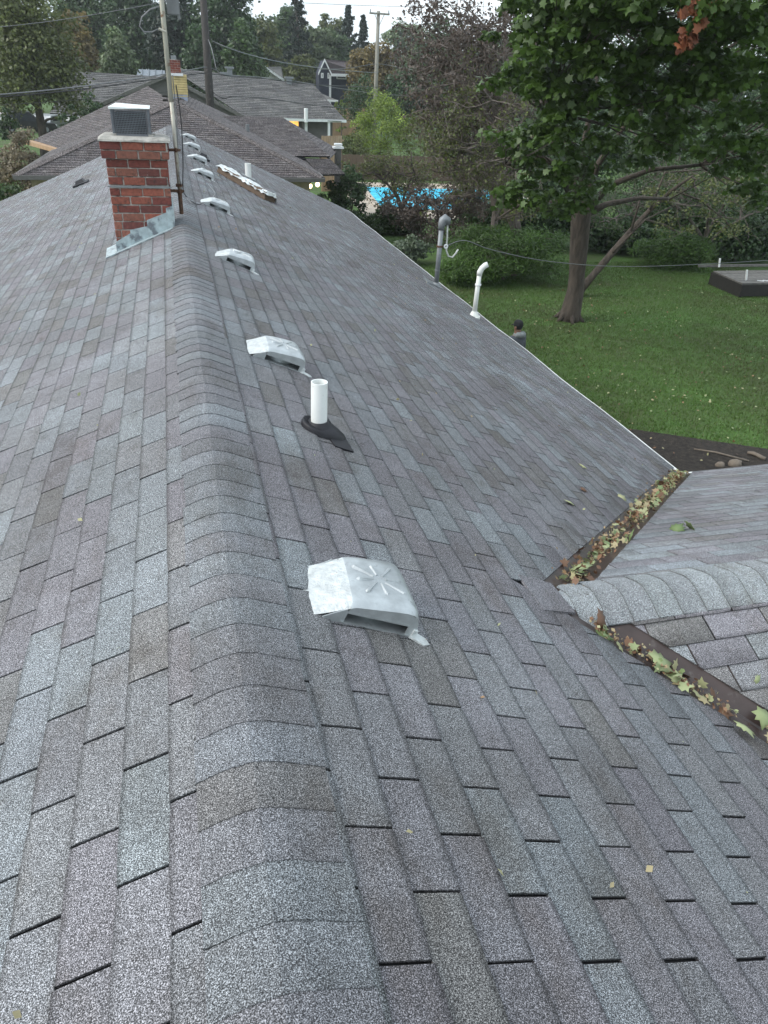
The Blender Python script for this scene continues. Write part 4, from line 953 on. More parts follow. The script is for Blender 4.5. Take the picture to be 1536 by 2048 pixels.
# D: small far roof
hD = thing('neighbour_house', at_z(548, 165, 0) * np.array((0, 0, 0)) + np.array((at_y(548, 150, 105)[0], 105, 0)), 'small distant grey gabled house left of the navy house', 'house')
g = lambda x, y, Y=105: at_y(x, y, Y)
b = MB(); b.prism([g(531, 133), g(555, 133, 112), g(566, 160, 109), g(566, 160, 103), g(538, 144, 101)] if False else [g(530, 134, 104), g(562, 133, 112), g(568, 158, 111), g(566, 160, 103)], [p - np.array((0, 0, .2)) for p in (g(530, 134, 104), g(562, 133, 112), g(568, 158, 111), g(566, 160, 103))]); b.build('roof', 'wood_grey', hD)
b = MB(); q = [g(531, 136, 104.3), g(564, 160, 104.3)]; b.prism([q[0], q[1], (q[1][0], 104.3, 0), (q[0][0] - 2.4, 104.3, 0), (q[0][0] - 2.4, 104.3, q[1][2])], [p + np.array((0, 5, 0)) for p in [q[0], q[1], np.array((q[1][0], 104.3, 0)), np.array((q[0][0] - 2.4, 104.3, 0)), np.array((q[0][0] - 2.4, 104.3, q[1][2]))]]); b.build('wall', 'white', hD)
beam(hD, q[0] + (-.2, -1.4, .2), q[1] + (.1, -1.4, .1), .1, .28, 'white', 'rake_board')
# navy two-storey house
YN = 104
hN = thing('neighbour_house', (at_y(670, 200, YN)[0], YN, 0), 'dark navy two-storey house with white trim and brown roof', 'house')
n_ = lambda x, y, Y=YN: at_y(x, y, Y)
pk, lw, rw = n_(648, 121), n_(638, 146), n_(660, 148)
b = MB(); gz = 0.0
pts = [lw, pk, rw, (rw[0], YN, gz), (lw[0], YN, gz)]; pts = [np.array(p, float) for p in pts]
b.prism(pts, [p + np.array((.3, 4, 0)) for p in pts]); b.build('gable_wall', 'wall_navy', hN)
fr = n_(745, 150, YN + .1); b = MB(); b.box2((rw[0] + .02, YN + .4, gz), (fr[0], YN + 4, rw[2] - .1)); b.build('wall', 'wall_navy', hN)
rt = [n_(660, 151, YN - .6), n_(745, 152, YN - .6), n_(742, 120, YN + 4), n_(648, 119.5, YN + .2)]
rt = [rw + np.array((-.1, -.5, .0)), fr + np.array((0, -.5, 0)), np.array((fr[0], YN + 2.5, pk[2] + .1)), pk + np.array((0, -.4, .12))]
b = MB(); b.prism(rt, [p - np.array((0, 0, .15)) for p in rt]); b.build('roof', 'navy_roof', hN)
beam(hN, pk + (0, -.5, .2), rw + (.15, -.5, .05), .12, .28, 'white', 'rake_board'); beam(hN, pk + (0, -.5, .2), lw + (-.15, -.5, .05), .12, .28, 'white', 'rake_board'); beam(hN, rw + (0, -.65, .06), fr + (0, -.65, .06), .2, .3, 'white', 'gutter')
b = MB(); b.box2((rw[0] - .12, YN - .25, 0), (rw[0] + .12, YN - .1, rw[2])); b.build('downspout', 'white', hN)
def window(x0_, y0_, x1_, y1_, parent, Y=YN):
    a = at_y(x0_, y1_, Y - .06); c = at_y(x1_, y0_, Y - .06); f = MB(); fw = .13
    f.box2((a[0], Y - .1, a[2]), (a[0] + fw, Y - .02, c[2])); f.box2((c[0] - fw, Y - .1, a[2]), (c[0], Y - .02, c[2])); f.box2((a[0] + fw, Y - .1, a[2]), (c[0] - fw, Y - .02, a[2] + fw)); f.box2((a[0] + fw, Y - .1, c[2] - fw), (c[0] - fw, Y - .02, c[2]))
    w_ = f.build('window', 'white', parent); p = MB(); p.box2((a[0] + fw, Y - .06, a[2] + fw), (c[0] - fw, Y - .03, c[2] - fw)); p.build('pane', 'glass', w_)
window(642, 146, 647, 156, hN); window(655, 146, 660, 157, hN); window(673, 152, 693, 158, hN, YN + .4)
P0 = at_y(640, 188, 96); P1 = at_y(674, 200, 96)
b = MB(); rt = [np.array((P0[0], 96, P1[2])), np.array((P1[0], 96, P1[2])), np.array((P1[0] - 1.2, 100, P0[2])), np.array((P0[0], 100, P0[2]))]; b.prism(rt, [p - np.array((0, 0, .2)) for p in rt]); b.build('porch_roof', 'wood_grey', hN)
beam(hN, (P0[0], 95.8, P1[2]), (P1[0] + .1, 95.8, P1[2]), .15, .2, 'white', 'gutter'); b = MB(); b.box2((P0[0], 97, 0), (P1[0] - 1, 100, P1[2] - .2)); b.build('wall', 'wall_navy', hN)
# fences
def fence(x0, y0, x1, y1, z0, z1, lab, m='wood_tan', bw=.14):
    t = thing('wooden_fence', ((x0 + x1) / 2, (y0 + y1) / 2, 0), lab, 'fence'); L_ = math.hypot(x1 - x0, y1 - y0); d = np.array(((x1 - x0) / L_, (y1 - y0) / L_, 0)); n = np.array((-d[1], d[0], 0)); k = int(L_ / (bw + .012))
    for i in range(k):
        c = np.array((x0, y0, 0)) + d * (i + .5) * (bw + .012); h = z1 + random.uniform(-.015, .015)
        b = MB(); b.box((c[0], c[1], (z0 + h) / 2), (bw / 2, .012, (h - z0) / 2), (d, n, (0, 0, 1))); b.build('board', m, t)
    for z in (z0 + .3, z1 - .25):
        b = MB(); b.box(((x0 + x1) / 2 + n[0] * .04, (y0 + y1) / 2 + n[1] * .04, z), (L_ / 2, .02, .045), (d, n, (0, 0, 1))); b.build('rail', m, t)
P0, P1 = at_z(640, 270, 1.75), at_z(690, 272, 1.75); fence(at_y(643, 272, 46)[0], 46, at_y(692, 272, 46)[0], 46.5, 0, at_y(660, 272, 46)[2], 'short tan board fence between the brown roof and the green bushes')
fence(at_y(655, 215, 90)[0], 90, at_y(735, 215, 90)[0], 91, 0, at_y(690, 216, 90)[2], 'tan horizontal fence far behind the ranch house carport', bw=.5)
fence(at_y(690, 318, 44)[0], 52, 23.5, 52, 0, 1.5, 'brown board fence beyond the swimming pool', 'wood_brown', .3)
# pool and patio
PZ = 0.012
pa, pb = at_z(700, 405, 0), at_z(990, 428, 0)
sheet('patio', [(9.0, 36.5), (16, 37.0), (19, 50.5), (10, 50.5)], 0.008, 'patio')
b = MB(); q = [(10.6, 40.5), (12.5, 39.2), (20.0, 40.2), (21.0, 43), (19.5, 47.5), (11.5, 48.0)]; b.prism([(x, y, .03) for x, y in q], [(x, y, .014) for x, y in q]); pool = b.build('water', 'water', None); tag(pool, kind='structure')
b = MB(); n = len(q)
for i in range(n):
    a, c = np.array((*q[i], 0)), np.array((*q[(i + 1) % n], 0)); d = (c - a) / np.linalg.norm(c - a); s = np.array((d[1], -d[0], 0)); b.prism([a + (0, 0, .06), c + (0, 0, .06), c + s * .35 + (0, 0, .06), a + s * .35 + (0, 0, .06)], [a, c, c + s * .35, a + s * .35])
o = b.build('pool_coping', 'patio'); tag(o, 'pale stone coping edging the blue swimming pool', 'pool edge')
# lit bulbs under the brown house's eave
for k, (px, py, lab) in enumerate(((620, 372, 'left glowing bulb under the brown eave corner'), (635, 369, 'right glowing bulb under the brown eave corner'))):
    P = at_y(px, py, 30.5 + .2 * k); t = thing('lit_lamp', P, lab, 'lamp'); b = MB(); r = .085
    V = [tuple(P + np.array((math.cos(2 * math.pi * j / 10) * math.sin(a) * r, math.sin(2 * math.pi * j / 10) * math.sin(a) * r, math.cos(a) * r))) for a in (.3, .8, 1.4, 2.0, 2.6, 3.0) for j in range(10)]
    b.mesh(V, [(o_ * 10 + j, (o_ + 1) * 10 + j, (o_ + 1) * 10 + (j + 1) % 10, o_ * 10 + (j + 1) % 10) for o_ in range(5) for j in range(10)] + [tuple(range(10))]); b.build('bulb', 'bulb', t, smooth=True)
    b = MB(); b.tube([P + (0, 0, .07), P + (0, 0, .16)], .04, 8); b.build('socket', 'rubber', t)
P = at_y(1101, 371, 46); t = thing('lit_lamp', P, 'small glowing lamp seen through the maple leaves', 'lamp'); b = MB(); b.box(P, (.09, .09, .09)); b.build('bulb', 'bulb', t, bevel=.04); b = MB(); b.tube([(P[0], P[1], 0), P - (0, 0, .09)], .04, 6); b.build('post', 'wood_dark', t)
# utility poles -------------------------------------------------------------
def upole(px, ptop, Y, r, m, lab, cross=None, pxb=None, pyb=None):
    T_ = at_y(px, ptop, Y); t = thing('utility_pole', (T_[0] if pxb is None else at_y(pxb, pyb, Y)[0], Y, 0), lab, 'utility pole')
    b = MB(); Bx = T_[0] if pxb is None else at_y(pxb, pyb, Y)[0] + 0.0
    b.tube([(Bx, Y, 0), ((Bx + T_[0]) / 2, Y, T_[2] / 2), T_], [r * 1.25, r * 1.1, r * .85], 10); b.build('pole', m, t, smooth=True)
    if cross:
        for (xa, ya, xb_, yb) in cross:
            A1, A2 = at_y(xa, ya, Y - r), at_y(xb_, yb, Y - r); b = MB(); c = (A1 + A2) / 2; d = (A2 - A1); L_ = np.linalg.norm(d); d /= L_; b.box(c, (L_ / 2, .06, .07), (d, (0, 1, 0), np.cross(d, (0, 1, 0)))); b.build('crossarm', m, t)
            for s in (.04, .96):
                b = MB(); Q = A1 + (A2 - A1) * s; b.tube([Q, Q + (0, 0, .3)], [.06, .04], 6); b.build('insulator', 'galv', t)
            b = MB()
            for s in (.25, .75): b.tube([A1 + (A2 - A1) * s, (c[0], Y - r, c[2] - .9)], .025, 4)
            b.build('brace', m, t)
    return t
upole(757, 22, 76, .17, 'pole', 'tall pale utility pole with one crossarm against the sky', [(739, 26, 779, 29)])
upole(404, -40, 46, .20, 'pole_dark', 'dark tarred utility pole behind the brown roof ridge', None, 421, 218)
upole(622, 52, 150, .20, 'pole', 'thin pale distant pole left of the conifers')
upole(574, 64, 150, .16, 'pole', 'leftmost of two thin distant poles with a shared crossbar', [(570, 62, 596, 62)]); upole(594, 66, 150.5, .14, 'pole_dark', 'right pole of the distant crossbar pair')
# wires ----------------------------------------------------------------------
def wp_(lst): return [at_y(x, y, Y) for x, y, Y in lst]
wire('power_line', wp_([(-60, 194, 30), (80, 182, 33), (200, 168, 37), (330, 148, 43), (411, 134, 45.7)]), .024, 'grey_wire', 'upper grey power line rising from the left edge to the dark pole')
wire('power_line', wp_([(-60, 198, 30), (80, 187, 33), (200, 174, 37), (340, 154, 43), (412, 146, 45.7)]), .024, 'black_wire', 'lower black power line rising from the left edge to the dark pole')
wire('power_line', wp_([(-60, 214, 40), (150, 200, 40), (330, 184, 42), (414, 172, 45.7)]), .010, 'black_wire', 'thin sagging line low across the left shrubs')
wire('power_line', wp_([(413, 134, 45.8), (432, 140, 46), (455, 150, 46), (560, 158, 50), (700, 180, 60), (790, 190, 60), (1000, 193, 60)]), .016, 'grey_wire', 'pale line crossing the grey roof from dark pole rightwards')
wire('power_line', wp_([(414, 148, 45.8), (520, 156, 50), (640, 170, 55), (757, 174, 76), (900, 176, 76), (1060, 172, 76)]), .024, 'black_wire', 'black line from the dark pole to the pale utility pole and beyond')
wire('power_line', wp_([(424, 82, 46), (480, 104, 46), (560, 124, 50), (640, 136, 56), (700, 142, 66), (756, 146, 76)]), .028, 'grey_wire', 'thick line sagging from upper dark pole to the pale pole')
wire('power_line', wp_([(640, 139, 70), (700, 136, 72), (757, 128, 76), (820, 139, 74), (900, 150, 70), (1000, 158, 60)]), .02, 'grey_wire', 'pale line draped through the pale pole over the navy roof')
wire('power_line', wp_([(414, 180, 46), (425, 184, 46), (438, 193, 45), (450, 197, 45), (470, 193, 45), (540, 198, 48), (640, 212, 52), (720, 219, 56)]), .022, 'black_wire', 'kinked black cable with white splice over the grey roof')
wire('power_line', wp_([(-60, 60, 40), (120, 40, 40), (320, 5, 40), (420, -20, 40)]), .014, 'grey_wire', 'thin line crossing the top left trees')
wire('power_line', wp_([(416, 78, 45.9), (424, 100, 45), (433, 140, 44.5)]), .02, 'grey_wire', 'short pale guy line hanging beside the dark pole top')
wire('power_line', wp_([(610, 6, 76), (760, 12, 76), (900, 14, 76), (1060, 10, 76)]), .018, 'grey_wire', 'single line high across the open sky')
# service drop to the grey mast
S3 = np.array((4.63, 12.98, 3.44))
wire('service_drop', [S3, at_y(930, 481, 13.0), at_y(985, 500, 13.3), at_y(1100, 523, 14), at_y(1250, 533, 15), at_y(1430, 527, 16), at_y(1620, 515, 17)], .008, 'grey_wire', 'service line running right from the grey mast across the yard')
wire('service_drop', [at_y(1060, 598, 22), at_y(1200, 604, 22), at_y(1400, 590, 22), at_y(1600, 580, 22)], .010, 'black_wire', 'thin dark line low over the lawn behind the maple trunk')
# cars ------------------------------------------------------------------------
def car(loc, ang, L_, hgt, m, lab):
    t = thing('parked_car', loc, lab, 'car'); c, s = math.cos(ang), math.sin(ang); loc = np.array(loc, float)
    T = lambda x, y, z: loc + np.array((x * c - y * s, x * s + y * c, z)); w_ = .88
    prof = [(-L_ / 2, .35), (-L_ / 2 + .02, .85), (-L_ / 2 + .35, .95), (-L_ * .32, hgt * .98), (L_ * .05, hgt), (L_ * .22, .98), (L_ / 2 - .15, .85), (L_ / 2, .6), (L_ / 2, .35)]
    b = MB(); n = len(prof); V = [T(x, -w_ * (1 - .14 * max(0, z - .9)), z) for x, z in prof] + [T(x, w_ * (1 - .14 * max(0, z - .9)), z) for x, z in prof]
    b.mesh(V, [tuple(range(n)), tuple(range(2 * n - 1, n - 1, -1))] + [(i, i + n, (i + 1) % n + n, (i + 1) % n) for i in range(n)]); b.build('body', m, t, bevel=.05)
    for sd in (-1, 1):
        b = MB(); q = [(-L_ * .30, .98), (-L_ * .26, hgt * .92), (L_ * .03, hgt * .93), (L_ * .16, .98)]
        b.prism([T(x, sd * (w_ * (1 - .14 * max(0, z - .9)) + .015), z) for x, z in q], [T(x, sd * (w_ * .85), z) for x, z in q]); b.build('side_window', 'glass', t)
        for x in (-L_ * .31, L_ * .31):
            b = MB(); P = T(x, sd * (w_ - .02), .33); d = T(0, sd, 0) - T(0, 0, 0); b.tube([P - d * .1, P + d * .06], .33, 16); o = b.build('wheel', 'tyre', t); b = MB(); b.tube([P + d * .061, P + d * .075], .19, 12); b.build('rim', 'galv', o)
    b = MB(); q = [T(L_ * .06, -w_ * .8, hgt * .97), T(L_ * .06, w_ * .8, hgt * .97), T(L_ * .215, w_ * .85, 1.0), T(L_ * .215, -w_ * .85, 1.0)]; up = np.array((.0, 0, .03)); b.prism([p + up for p in q], [p - up for p in q]); b.build('windscreen', 'glass', t)
    for sd in (-1, 1): b = MB(); b.box(T(L_ / 2 - .02, sd * .62, .68), (.05, .14, .07), ((c, s, 0), (-s, c, 0), (0, 0, 1))); b.build('headlight', 'white', t)
car((at_z(66, 268, 0)[0] - .5, 82, 0), math.radians(10), 4.8, 1.75, 'car_dark', 'dark van with a silver roof edge parked beyond the left shrubs')
car((at_z(108, 260, 0)[0] + .1, 84, 0), math.radians(70), 4.3, 1.45, 'car_silver', 'silver-grey car parked right of the dark van')
# deck with white posts at the right
t = thing('garden_deck', (20.5, 23.0, 0), 'low weathered grey wooden deck with white posts at the right edge', 'deck')
dz = .48; x0_, y0_ = at_z(1485, 567, dz)[:2]
for i in range(9):
    b = MB(); y = y0_ + i * .205; x_ = x0_ - .75 * min(1, i / 8) if True else x0_
    b.box2((x0_ + .02 * i, y, dz - .04), (x0_ + 4.2, y + .19, dz + random.uniform(0, .012))); b.build('plank', 'wood_grey', t)
b = MB(); b.box2((x0_ - .02, y0_ - .05, .05), (x0_ + 4.2, y0_ - .003, dz - .05)); b.build('skirt', 'wood_dark', t)
b = MB(); b.prism([(x0_, y0_, dz - .05), (x0_ + .1, y0_, dz - .05), (x0_ + .2, y0_ + 1.85, dz - .05), (x0_ + .1, y0_ + 1.85, dz - .05)], [(x0_, y0_, 0), (x0_ + .1, y0_, 0), (x0_ + .2, y0_ + 1.85, 0), (x0_ + .1, y0_ + 1.85, 0)]); b.build('skirt', 'wood_dark', t)
b = MB(); b.box2((x0_ - .45, y0_ + 1.9, dz + .12), (x0_ + 4.2, y0_ + 1.96, dz + .20)); b.build('rail', 'wood_grey', t)
for (px, pa_, pb_) in ((1436, 517, 534), (1490, 540, 560)):
    a = at_y(px + 2, pb_, y0_ + (1.8 if px < 1450 else .3)); c = at_y(px + 4, pa_, y0_ + (1.8 if px < 1450 else .3)); b = MB(); b.tube([a, c], .035, 6); b.build('white_post', 'white', t)
for i in range(7):
    b = MB(); P = np.array((x0_ + .9 + i * .22, y0_ + .2, dz + .03)); b.box(P, (.11, .016, .012), ((math.cos(-.5), math.sin(-.5), 0), (-math.sin(-.5), math.cos(-.5), 0), (0, 0, 1))); b.build('white_slat', 'white', t)
# mulch bed at the corner of the house, sticks, stones
q = [(4.4, 9.6), (7.3, 12.6), (8.9, 11.75), (10.9, 10.6), (14.5, 9.1), (14.5, 5.4), (4.9, 5.4)]
b = MB(); b.prism([(x, y, .02) for x, y in q], [(x, y, .002) for x, y in q]); tag(b.build('mulch_bed', 'mulch'), kind='structure')
b = MB()
for i in range(5000):
    x, y = random.uniform(6.5, 14), random.uniform(8.8, 12.2)
    if y > 12.55 - (x - 7.6) * .58 + random.gauss(0, .08): continue
    a = random.uniform(0, 6.28); l = random.uniform(.01, .045); d = np.array((math.cos(a), math.sin(a), random.uniform(-.4, .4))); s = np.array((-d[1], d[0], 0)) * random.uniform(.005, .012); P = np.array((x, y, .03)); b.face([P - d * l, P + s, P + d * l, P - s])
tag(b.build('mulch', 'mulch_chip'), kind='stuff')
for k, (x0p, y0p, x1p, y1p, r, lab) in enumerate(((1388, 898, 1498, 922, .018, 'long bare stick lying on the dark mulch bed'), (1495, 905, 1530, 918, .04, 'short thick log end beside the stick on the mulch'))):
    a, c = at_z(x0p, y0p, .05), at_z(x1p, y1p, .05); b = MB(); b.tube([a, a * .6 + c * .4 + (0, 0.03, .02), c], [r * .7, r, r], 7); o = b.build('fallen_stick', 'stick', smooth=True); tag(o, lab, 'stick')
for k, (px, py, s, lab) in enumerate(((1470, 928, .16, 'largest grey stone on the mulch by the wing eave'), (1440, 930, .11, 'smaller stone left of the largest on the mulch'))):
    P = at_z(px, py, .04); b = MB(); V = []; 
    for i in range(5):
        for j in range(8):
            a = math.pi * (i + .5) / 5; r = s * math.sin(a) * random.uniform(.85, 1.1); V.append(P + np.array((r * math.cos(j * .785), r * .7 * math.sin(j * .785), s * .6 * math.cos(a))))
    b.mesh(V, [(i * 8 + j, (i + 1) * 8 + j, (i + 1) * 8 + (j + 1) % 8, i * 8 + (j + 1) % 8) for i in range(4) for j in range(8)] + [tuple(range(8)), tuple(range(39, 31, -1))]); o = b.build('garden_stone', 'stick', smooth=True); tag(o, lab, 'stone')
# ------------------------------------------------------------------ vegetation
LEAF = {
 'rhomb': (np.array([(0, -.5, 0), (.36, 0, .08), (0, .5, 0), (-.36, 0, .08)]), [(0, 1, 2), (0, 2, 3)]),
 'blade': (np.array([(-.12, -.5, 0), (.12, -.5, 0), (0, .5, .1)]), [(0, 1, 2)]),
 'needle': (np.array([(-.10, -.5, 0), (.10, -.5, 0), (.16, .3, .05), (0, .5, -.05)]), [(0, 1, 2), (0, 2, 3)]),
}
mp_ = [(0, -.40), (.14, -.34), (.36, -.36), (.33, -.18), (.55, .04), (.33, .08), (.36, .30), (.17, .22), (0, .58), (-.16, .24), (-.38, .26), (-.31, .06), (-.52, .06), (-.35, -.16), (-.33, -.38), (-.12, -.32)]
mv = np.array([(0, 0, .05)] + [(x, y, -.12 * (x * x + y * y) ** .5) for x, y in mp_]); LEAF['maple'] = (mv, [(0, i + 1, (i + 1) % 16 + 1) for i in range(16)])
mq = [(0, -.5), (.42, -.34), (.30, -.05), (.50, .12), (.16, .20), (0, .56), (-.16, .20), (-.50, .12), (-.30, -.05), (-.42, -.34)]
mv2 = np.array([(x, y, -.14 * (x * x + y * y) ** .5) for x, y in mq]); LEAF['maple_lo'] = (mv2, [(0, 1, 2), (2, 3, 4), (4, 5, 6), (6, 7, 8), (8, 9, 0), (0, 2, 8), (2, 4, 8), (4, 6, 8)])
def leaves(P, Nrm, size, shape, tilt=.5, sv=.35):
    """arrays of leaves at P facing roughly Nrm"""
    n = len(P); V0, F0 = LEAF[shape]; V0 = np.array(V0, float); F0 = np.array(F0)
    Z = Nrm + rng.normal(0, tilt, (n, 3)); Z /= np.linalg.norm(Z, axis=1)[:, None] + 1e-9
    R = rng.normal(0, 1, (n, 3)); X = np.cross(R, Z); X /= np.linalg.norm(X, axis=1)[:, None] + 1e-9; Y = np.cross(Z, X)
    s = size * (1 + rng.uniform(-sv, sv, n))[:, None, None]
    V = P[:, None, :] + s * (X[:, None, :] * V0[None, :, 0:1] + Y[:, None, :] * V0[None, :, 1:2] + Z[:, None, :] * V0[None, :, 2:3])
    Fi = (np.arange(n) * len(V0))[:, None, None] + F0[None]
    return V.reshape(-1, 3), Fi.reshape(-1, 3), len(V0)
def clumps(C, R, per, size, shape, flat=.7, tilt=.5, up=.35, tone_=.12, hollow=.55, bias=None):
    """leaf shells round clump centres: C (m,3), R (m,)"""
    C = np.asarray(C, float); R = np.asarray(R, float); m = len(C); idx = np.repeat(np.arange(m), per)
    D = rng.normal(0, 1, (len(idx), 3)); D /= np.linalg.norm(D, axis=1)[:, None]; D[:, 2] = np.where(D[:, 2] < -.5, -D[:, 2], D[:, 2])
    r = R[idx] * (hollow + (1.08 - hollow) * rng.random(len(idx)) ** .6); r *= 1 + .18 * rng.normal(0, 1, len(idx))
    P = C[idx] + D * r[:, None] * np.array((1, 1, flat)); Nr = D * (1 - up) + np.array((0, 0, up))
    V, Fi, nv = leaves(P, Nr, size, shape, tilt)
    ct = rng.normal(0, tone_, m); t = np.clip(.42 + ct[idx] + rng.normal(0, .13, len(idx)), 0, 1)
    if bias is not None: t = np.clip(t + bias[idx], 0, 1)
    return V, Fi, np.repeat(t, nv), idx
def crown_pts(c, rad, m, shell=.6, low=-.75):
    c = np.array(c, float); rad = np.array(rad, float); D = rng.normal(0, 1, (m * 2, 3)); D /= np.linalg.norm(D, axis=1)[:, None]; D = D[D[:, 2] > low][:m]
    r = shell + (1 - shell) * rng.random(len(D)); w_ = 1 + .13 * np.sin(D[:, 0] * 5 + c[0]) + .11 * np.sin(D[:, 2] * 6 + D[:, 1] * 4 + c[1])
    return c + D * (r * w_)[:, None] * rad
def branches(base, top, r0, tips, name, m, parent, wob=.12, seg=7, twig=.012):
    """tapered trunk and a limb to each tip, one mesh"""
    base = np.array(base, float); top = np.array(top, float); b = MB(); n = 9; T_ = []
    for i in range(n + 1):
        s = i / n; p = base + (top - base) * s; p[:2] += rng.normal(0, wob * .25, 2) * (s > 0) * (s < 1); T_.append(p)
    rr = [r0 * (1.35 if i == 0 else 1.0 - .85 * i / n) for i in range(n + 1)]; b.tube(T_, rr, 9)
    for t_ in tips:
        t_ = np.array(t_, float); k = min(n - 1, max(2, int(n * (.25 + .65 * min(1, max(0, (t_[2] - base[2]) / (top[2] - base[2] + 1e-6) - .25))))))
        s = T_[k]; d = t_ - s; L_ = np.linalg.norm(d); mids = [s]
        for q in (.33, .66): mm = s + d * q; mm = mm + rng.normal(0, .06 * L_, 3); mm[2] += .10 * L_ * (q if q < .5 else 1 - q); mids.append(mm)
        mids.append(t_); r1 = max(rr[k] * .45, .02) * min(1, L_ / 2 + .3); b.tube(mids, [r1, r1 * .7, r1 * .45, twig], 5)
    return b.build(name, m, parent, smooth=True)
def tree(px, ptop, Y, wpx, m, lab, cat='tree', name='tree', nclump=70, per=70, leaf=None, group=None, low=0.28, trunk=.2, ptrunk='bark', shape='rhomb', pbot=None, depth=1.0):
    X = at_y(px, 130, Y)[0]; zt = at_y(px, ptop, Y)[2]; sc_ = (at_y(px + 50, 130, Y)[0] - at_y(px - 50, 130, Y)[0]) / 100
    rx = wpx * .5 * sc_; zb = zt * low if pbot is None else max(.1, at_y(px, pbot, Y)[2])
    t = thing(name, (X, Y, 0), lab, cat, group); c = (X, Y, (zt + zb) / 2); rad = (rx * .86, rx * .86 * depth, (zt - zb) / 2 * .9)
    C = crown_pts(c, rad, nclump, .45); cr_ = max(.35, rx * .30); leaf = leaf or max(.10, .0036 * Y)
    V, Fi, tt, _ = clumps(C, np.full(len(C), cr_) * rng.uniform(.7, 1.25, len(C)), per, leaf, shape)
    arrmesh('crown', V, Fi, 3, MT[m], t, tt)
    branches((X, Y, 0), (X, Y, zt * .8), trunk, C[:: max(1, len(C) // 14)], 'trunk', ptrunk, t); return t
def conifer(px, ptop, Y, wpx, m, lab, cat='conifer', name='conifer_tree', tiers=20, zb=None, dense=2.0, leaf=None, flatten=.25, full=False):
    X = at_y(px, 130, Y)[0]; zt = at_y(px, ptop, Y)[2]; sc_ = (at_y(px + 50, 130, Y)[0] - at_y(px - 50, 130, Y)[0]) / 100; R_ = wpx * .5 * sc_; zb = zb if zb is not None else zt * .12
    t = thing(name, (X, Y, 0), lab, cat); C = []; Rr = []; tips = []
    for i in range(tiers):
        s = i / (tiers - 1); z = zb + (zt - zb) * s; r = R_ * (1 - s) ** (.8 if not full else .6) * rng.uniform(.8, 1.15) + .04 * R_; k = max(4, int(9 * (1 - s)) + 3)
        for j in range(k):
            a = 2 * math.pi * (j + rng.random()) / k
            for q in (.35, .65, .95): C.append((X + math.cos(a) * r * q, Y + math.sin(a) * r * q, z - r * q * flatten + rng.normal(0, .02 * zt))); Rr.append(max(.06 * R_, .16 * R_ * (1 - s * .7)))
            tips.append((X + math.cos(a) * r, Y + math.sin(a) * r, z - r * flatten))
    V, Fi, tt, _ = clumps(C, Rr, int(14 * dense), (leaf or max(.07, .0042 * Y)), 'needle', flat=.55, tilt=.6); arrmesh('crown', V, Fi, 3, MT[m], t, tt)
    branches((X, Y, 0), (X, Y, zt * .97), .018 * zt, tips[::3], 'trunk', 'bark_grey', t, twig=.01); return t
def bush(px, py0, py1, Y, wpx, m, lab, name='shrub', per=70, ncl=60, leaf=.07, shape='rhomb', cat='shrub', depth=.8, up=.35, z0=0, tone_=.12, crr=.24, flat=.8):
    X = at_y(px, (py0 + py1) / 2, Y)[0]; zt = at_y(px, py0, Y)[2]; sc_ = (at_y(px + 50, 330, Y)[0] - at_y(px - 50, 330, Y)[0]) / 100; rx = wpx * .5 * sc_
    t = thing(name, (X, Y, 0), lab, cat); c = (X, Y, (zt + z0) * .5); C = crown_pts(c, (rx * .86, rx * depth * .86, (zt - z0) * .45), ncl, .55, -1)
    leaf = leaf * 1.25
    V, Fi, tt, _ = clumps(C, np.full(len(C), rx * crr) * rng.uniform(.7, 1.3, len(C)), per, leaf, shape, up=up, tone_=tone_, flat=flat); arrmesh('foliage', V, Fi, 3, MT[m], t, tt)
    branches((X, Y, 0), (X, Y, zt * .7), .06, C[::max(1, len(C) // 12)], 'stem', 'bark_grey', t); return t
# lawn ------------------------------------------------------------------------
def lawn_blades():
    n = 170000; P = np.zeros((n, 3)); P[:, 0] = rng.uniform(5.0, 22, n); P[:, 1] = 9.5 + (27 - 9.5) * rng.random(n)
    keep = (P[:, 1] > 12.45 - (P[:, 0] - 7.6) * .58 + rng.normal(0, .06, n)); P = P[keep]; n = len(P); D = rng.normal(0, .45, (n, 3)); D[:, 2] = 1
    V0, F0, nv = None, None, 3; a = rng.uniform(0, 6.28, n); h = rng.uniform(.03, .075, n)[:, None]; s = np.stack([np.cos(a), np.sin(a), np.zeros(n)], 1) * rng.uniform(.006, .013, n)[:, None]
    V = np.stack([P - s, P + s, P + D * h], 1).reshape(-1, 3); Fi = np.arange(3 * n).reshape(-1, 3)
    f = .45 + .16 * np.sin(P[:, 0] * .7 + 1) * np.sin(P[:, 1] * .55) + .14 * np.sin(P[:, 0] * 2.3 + 2 * np.sin(P[:, 1] * 1.1)) * np.sin(P[:, 1] * 1.7 + P[:, 0]) + rng.normal(0, .14, n); o = arrmesh('grass', V, Fi, 3, MT['blade'], None, np.repeat(np.clip(f, 0, 1), 3)); tag(o, kind='stuff')
lawn_blades()
def scatter_leaves(n, fx, name, size, shape='maple_lo', parent=None):
    P = np.array([fx() for _ in range(n)]); V, Fi, nv = leaves(P, np.tile((0, 0, 1.0), (n, 1)), size, shape, .45); t = np.repeat(rng.random(n), nv); o = arrmesh(name, V, Fi, 3, MT['litter'], parent, t); tag(o, kind='stuff'); return o
def _f():
    while True:
        x, y = random.uniform(6, 21), random.uniform(9, 26)
        if random.random() < math.exp(-((y - 15) / 6) ** 2) + .1: return (x, y, .06)
scatter_leaves(1000, _f, 'leaf_litter', .05)
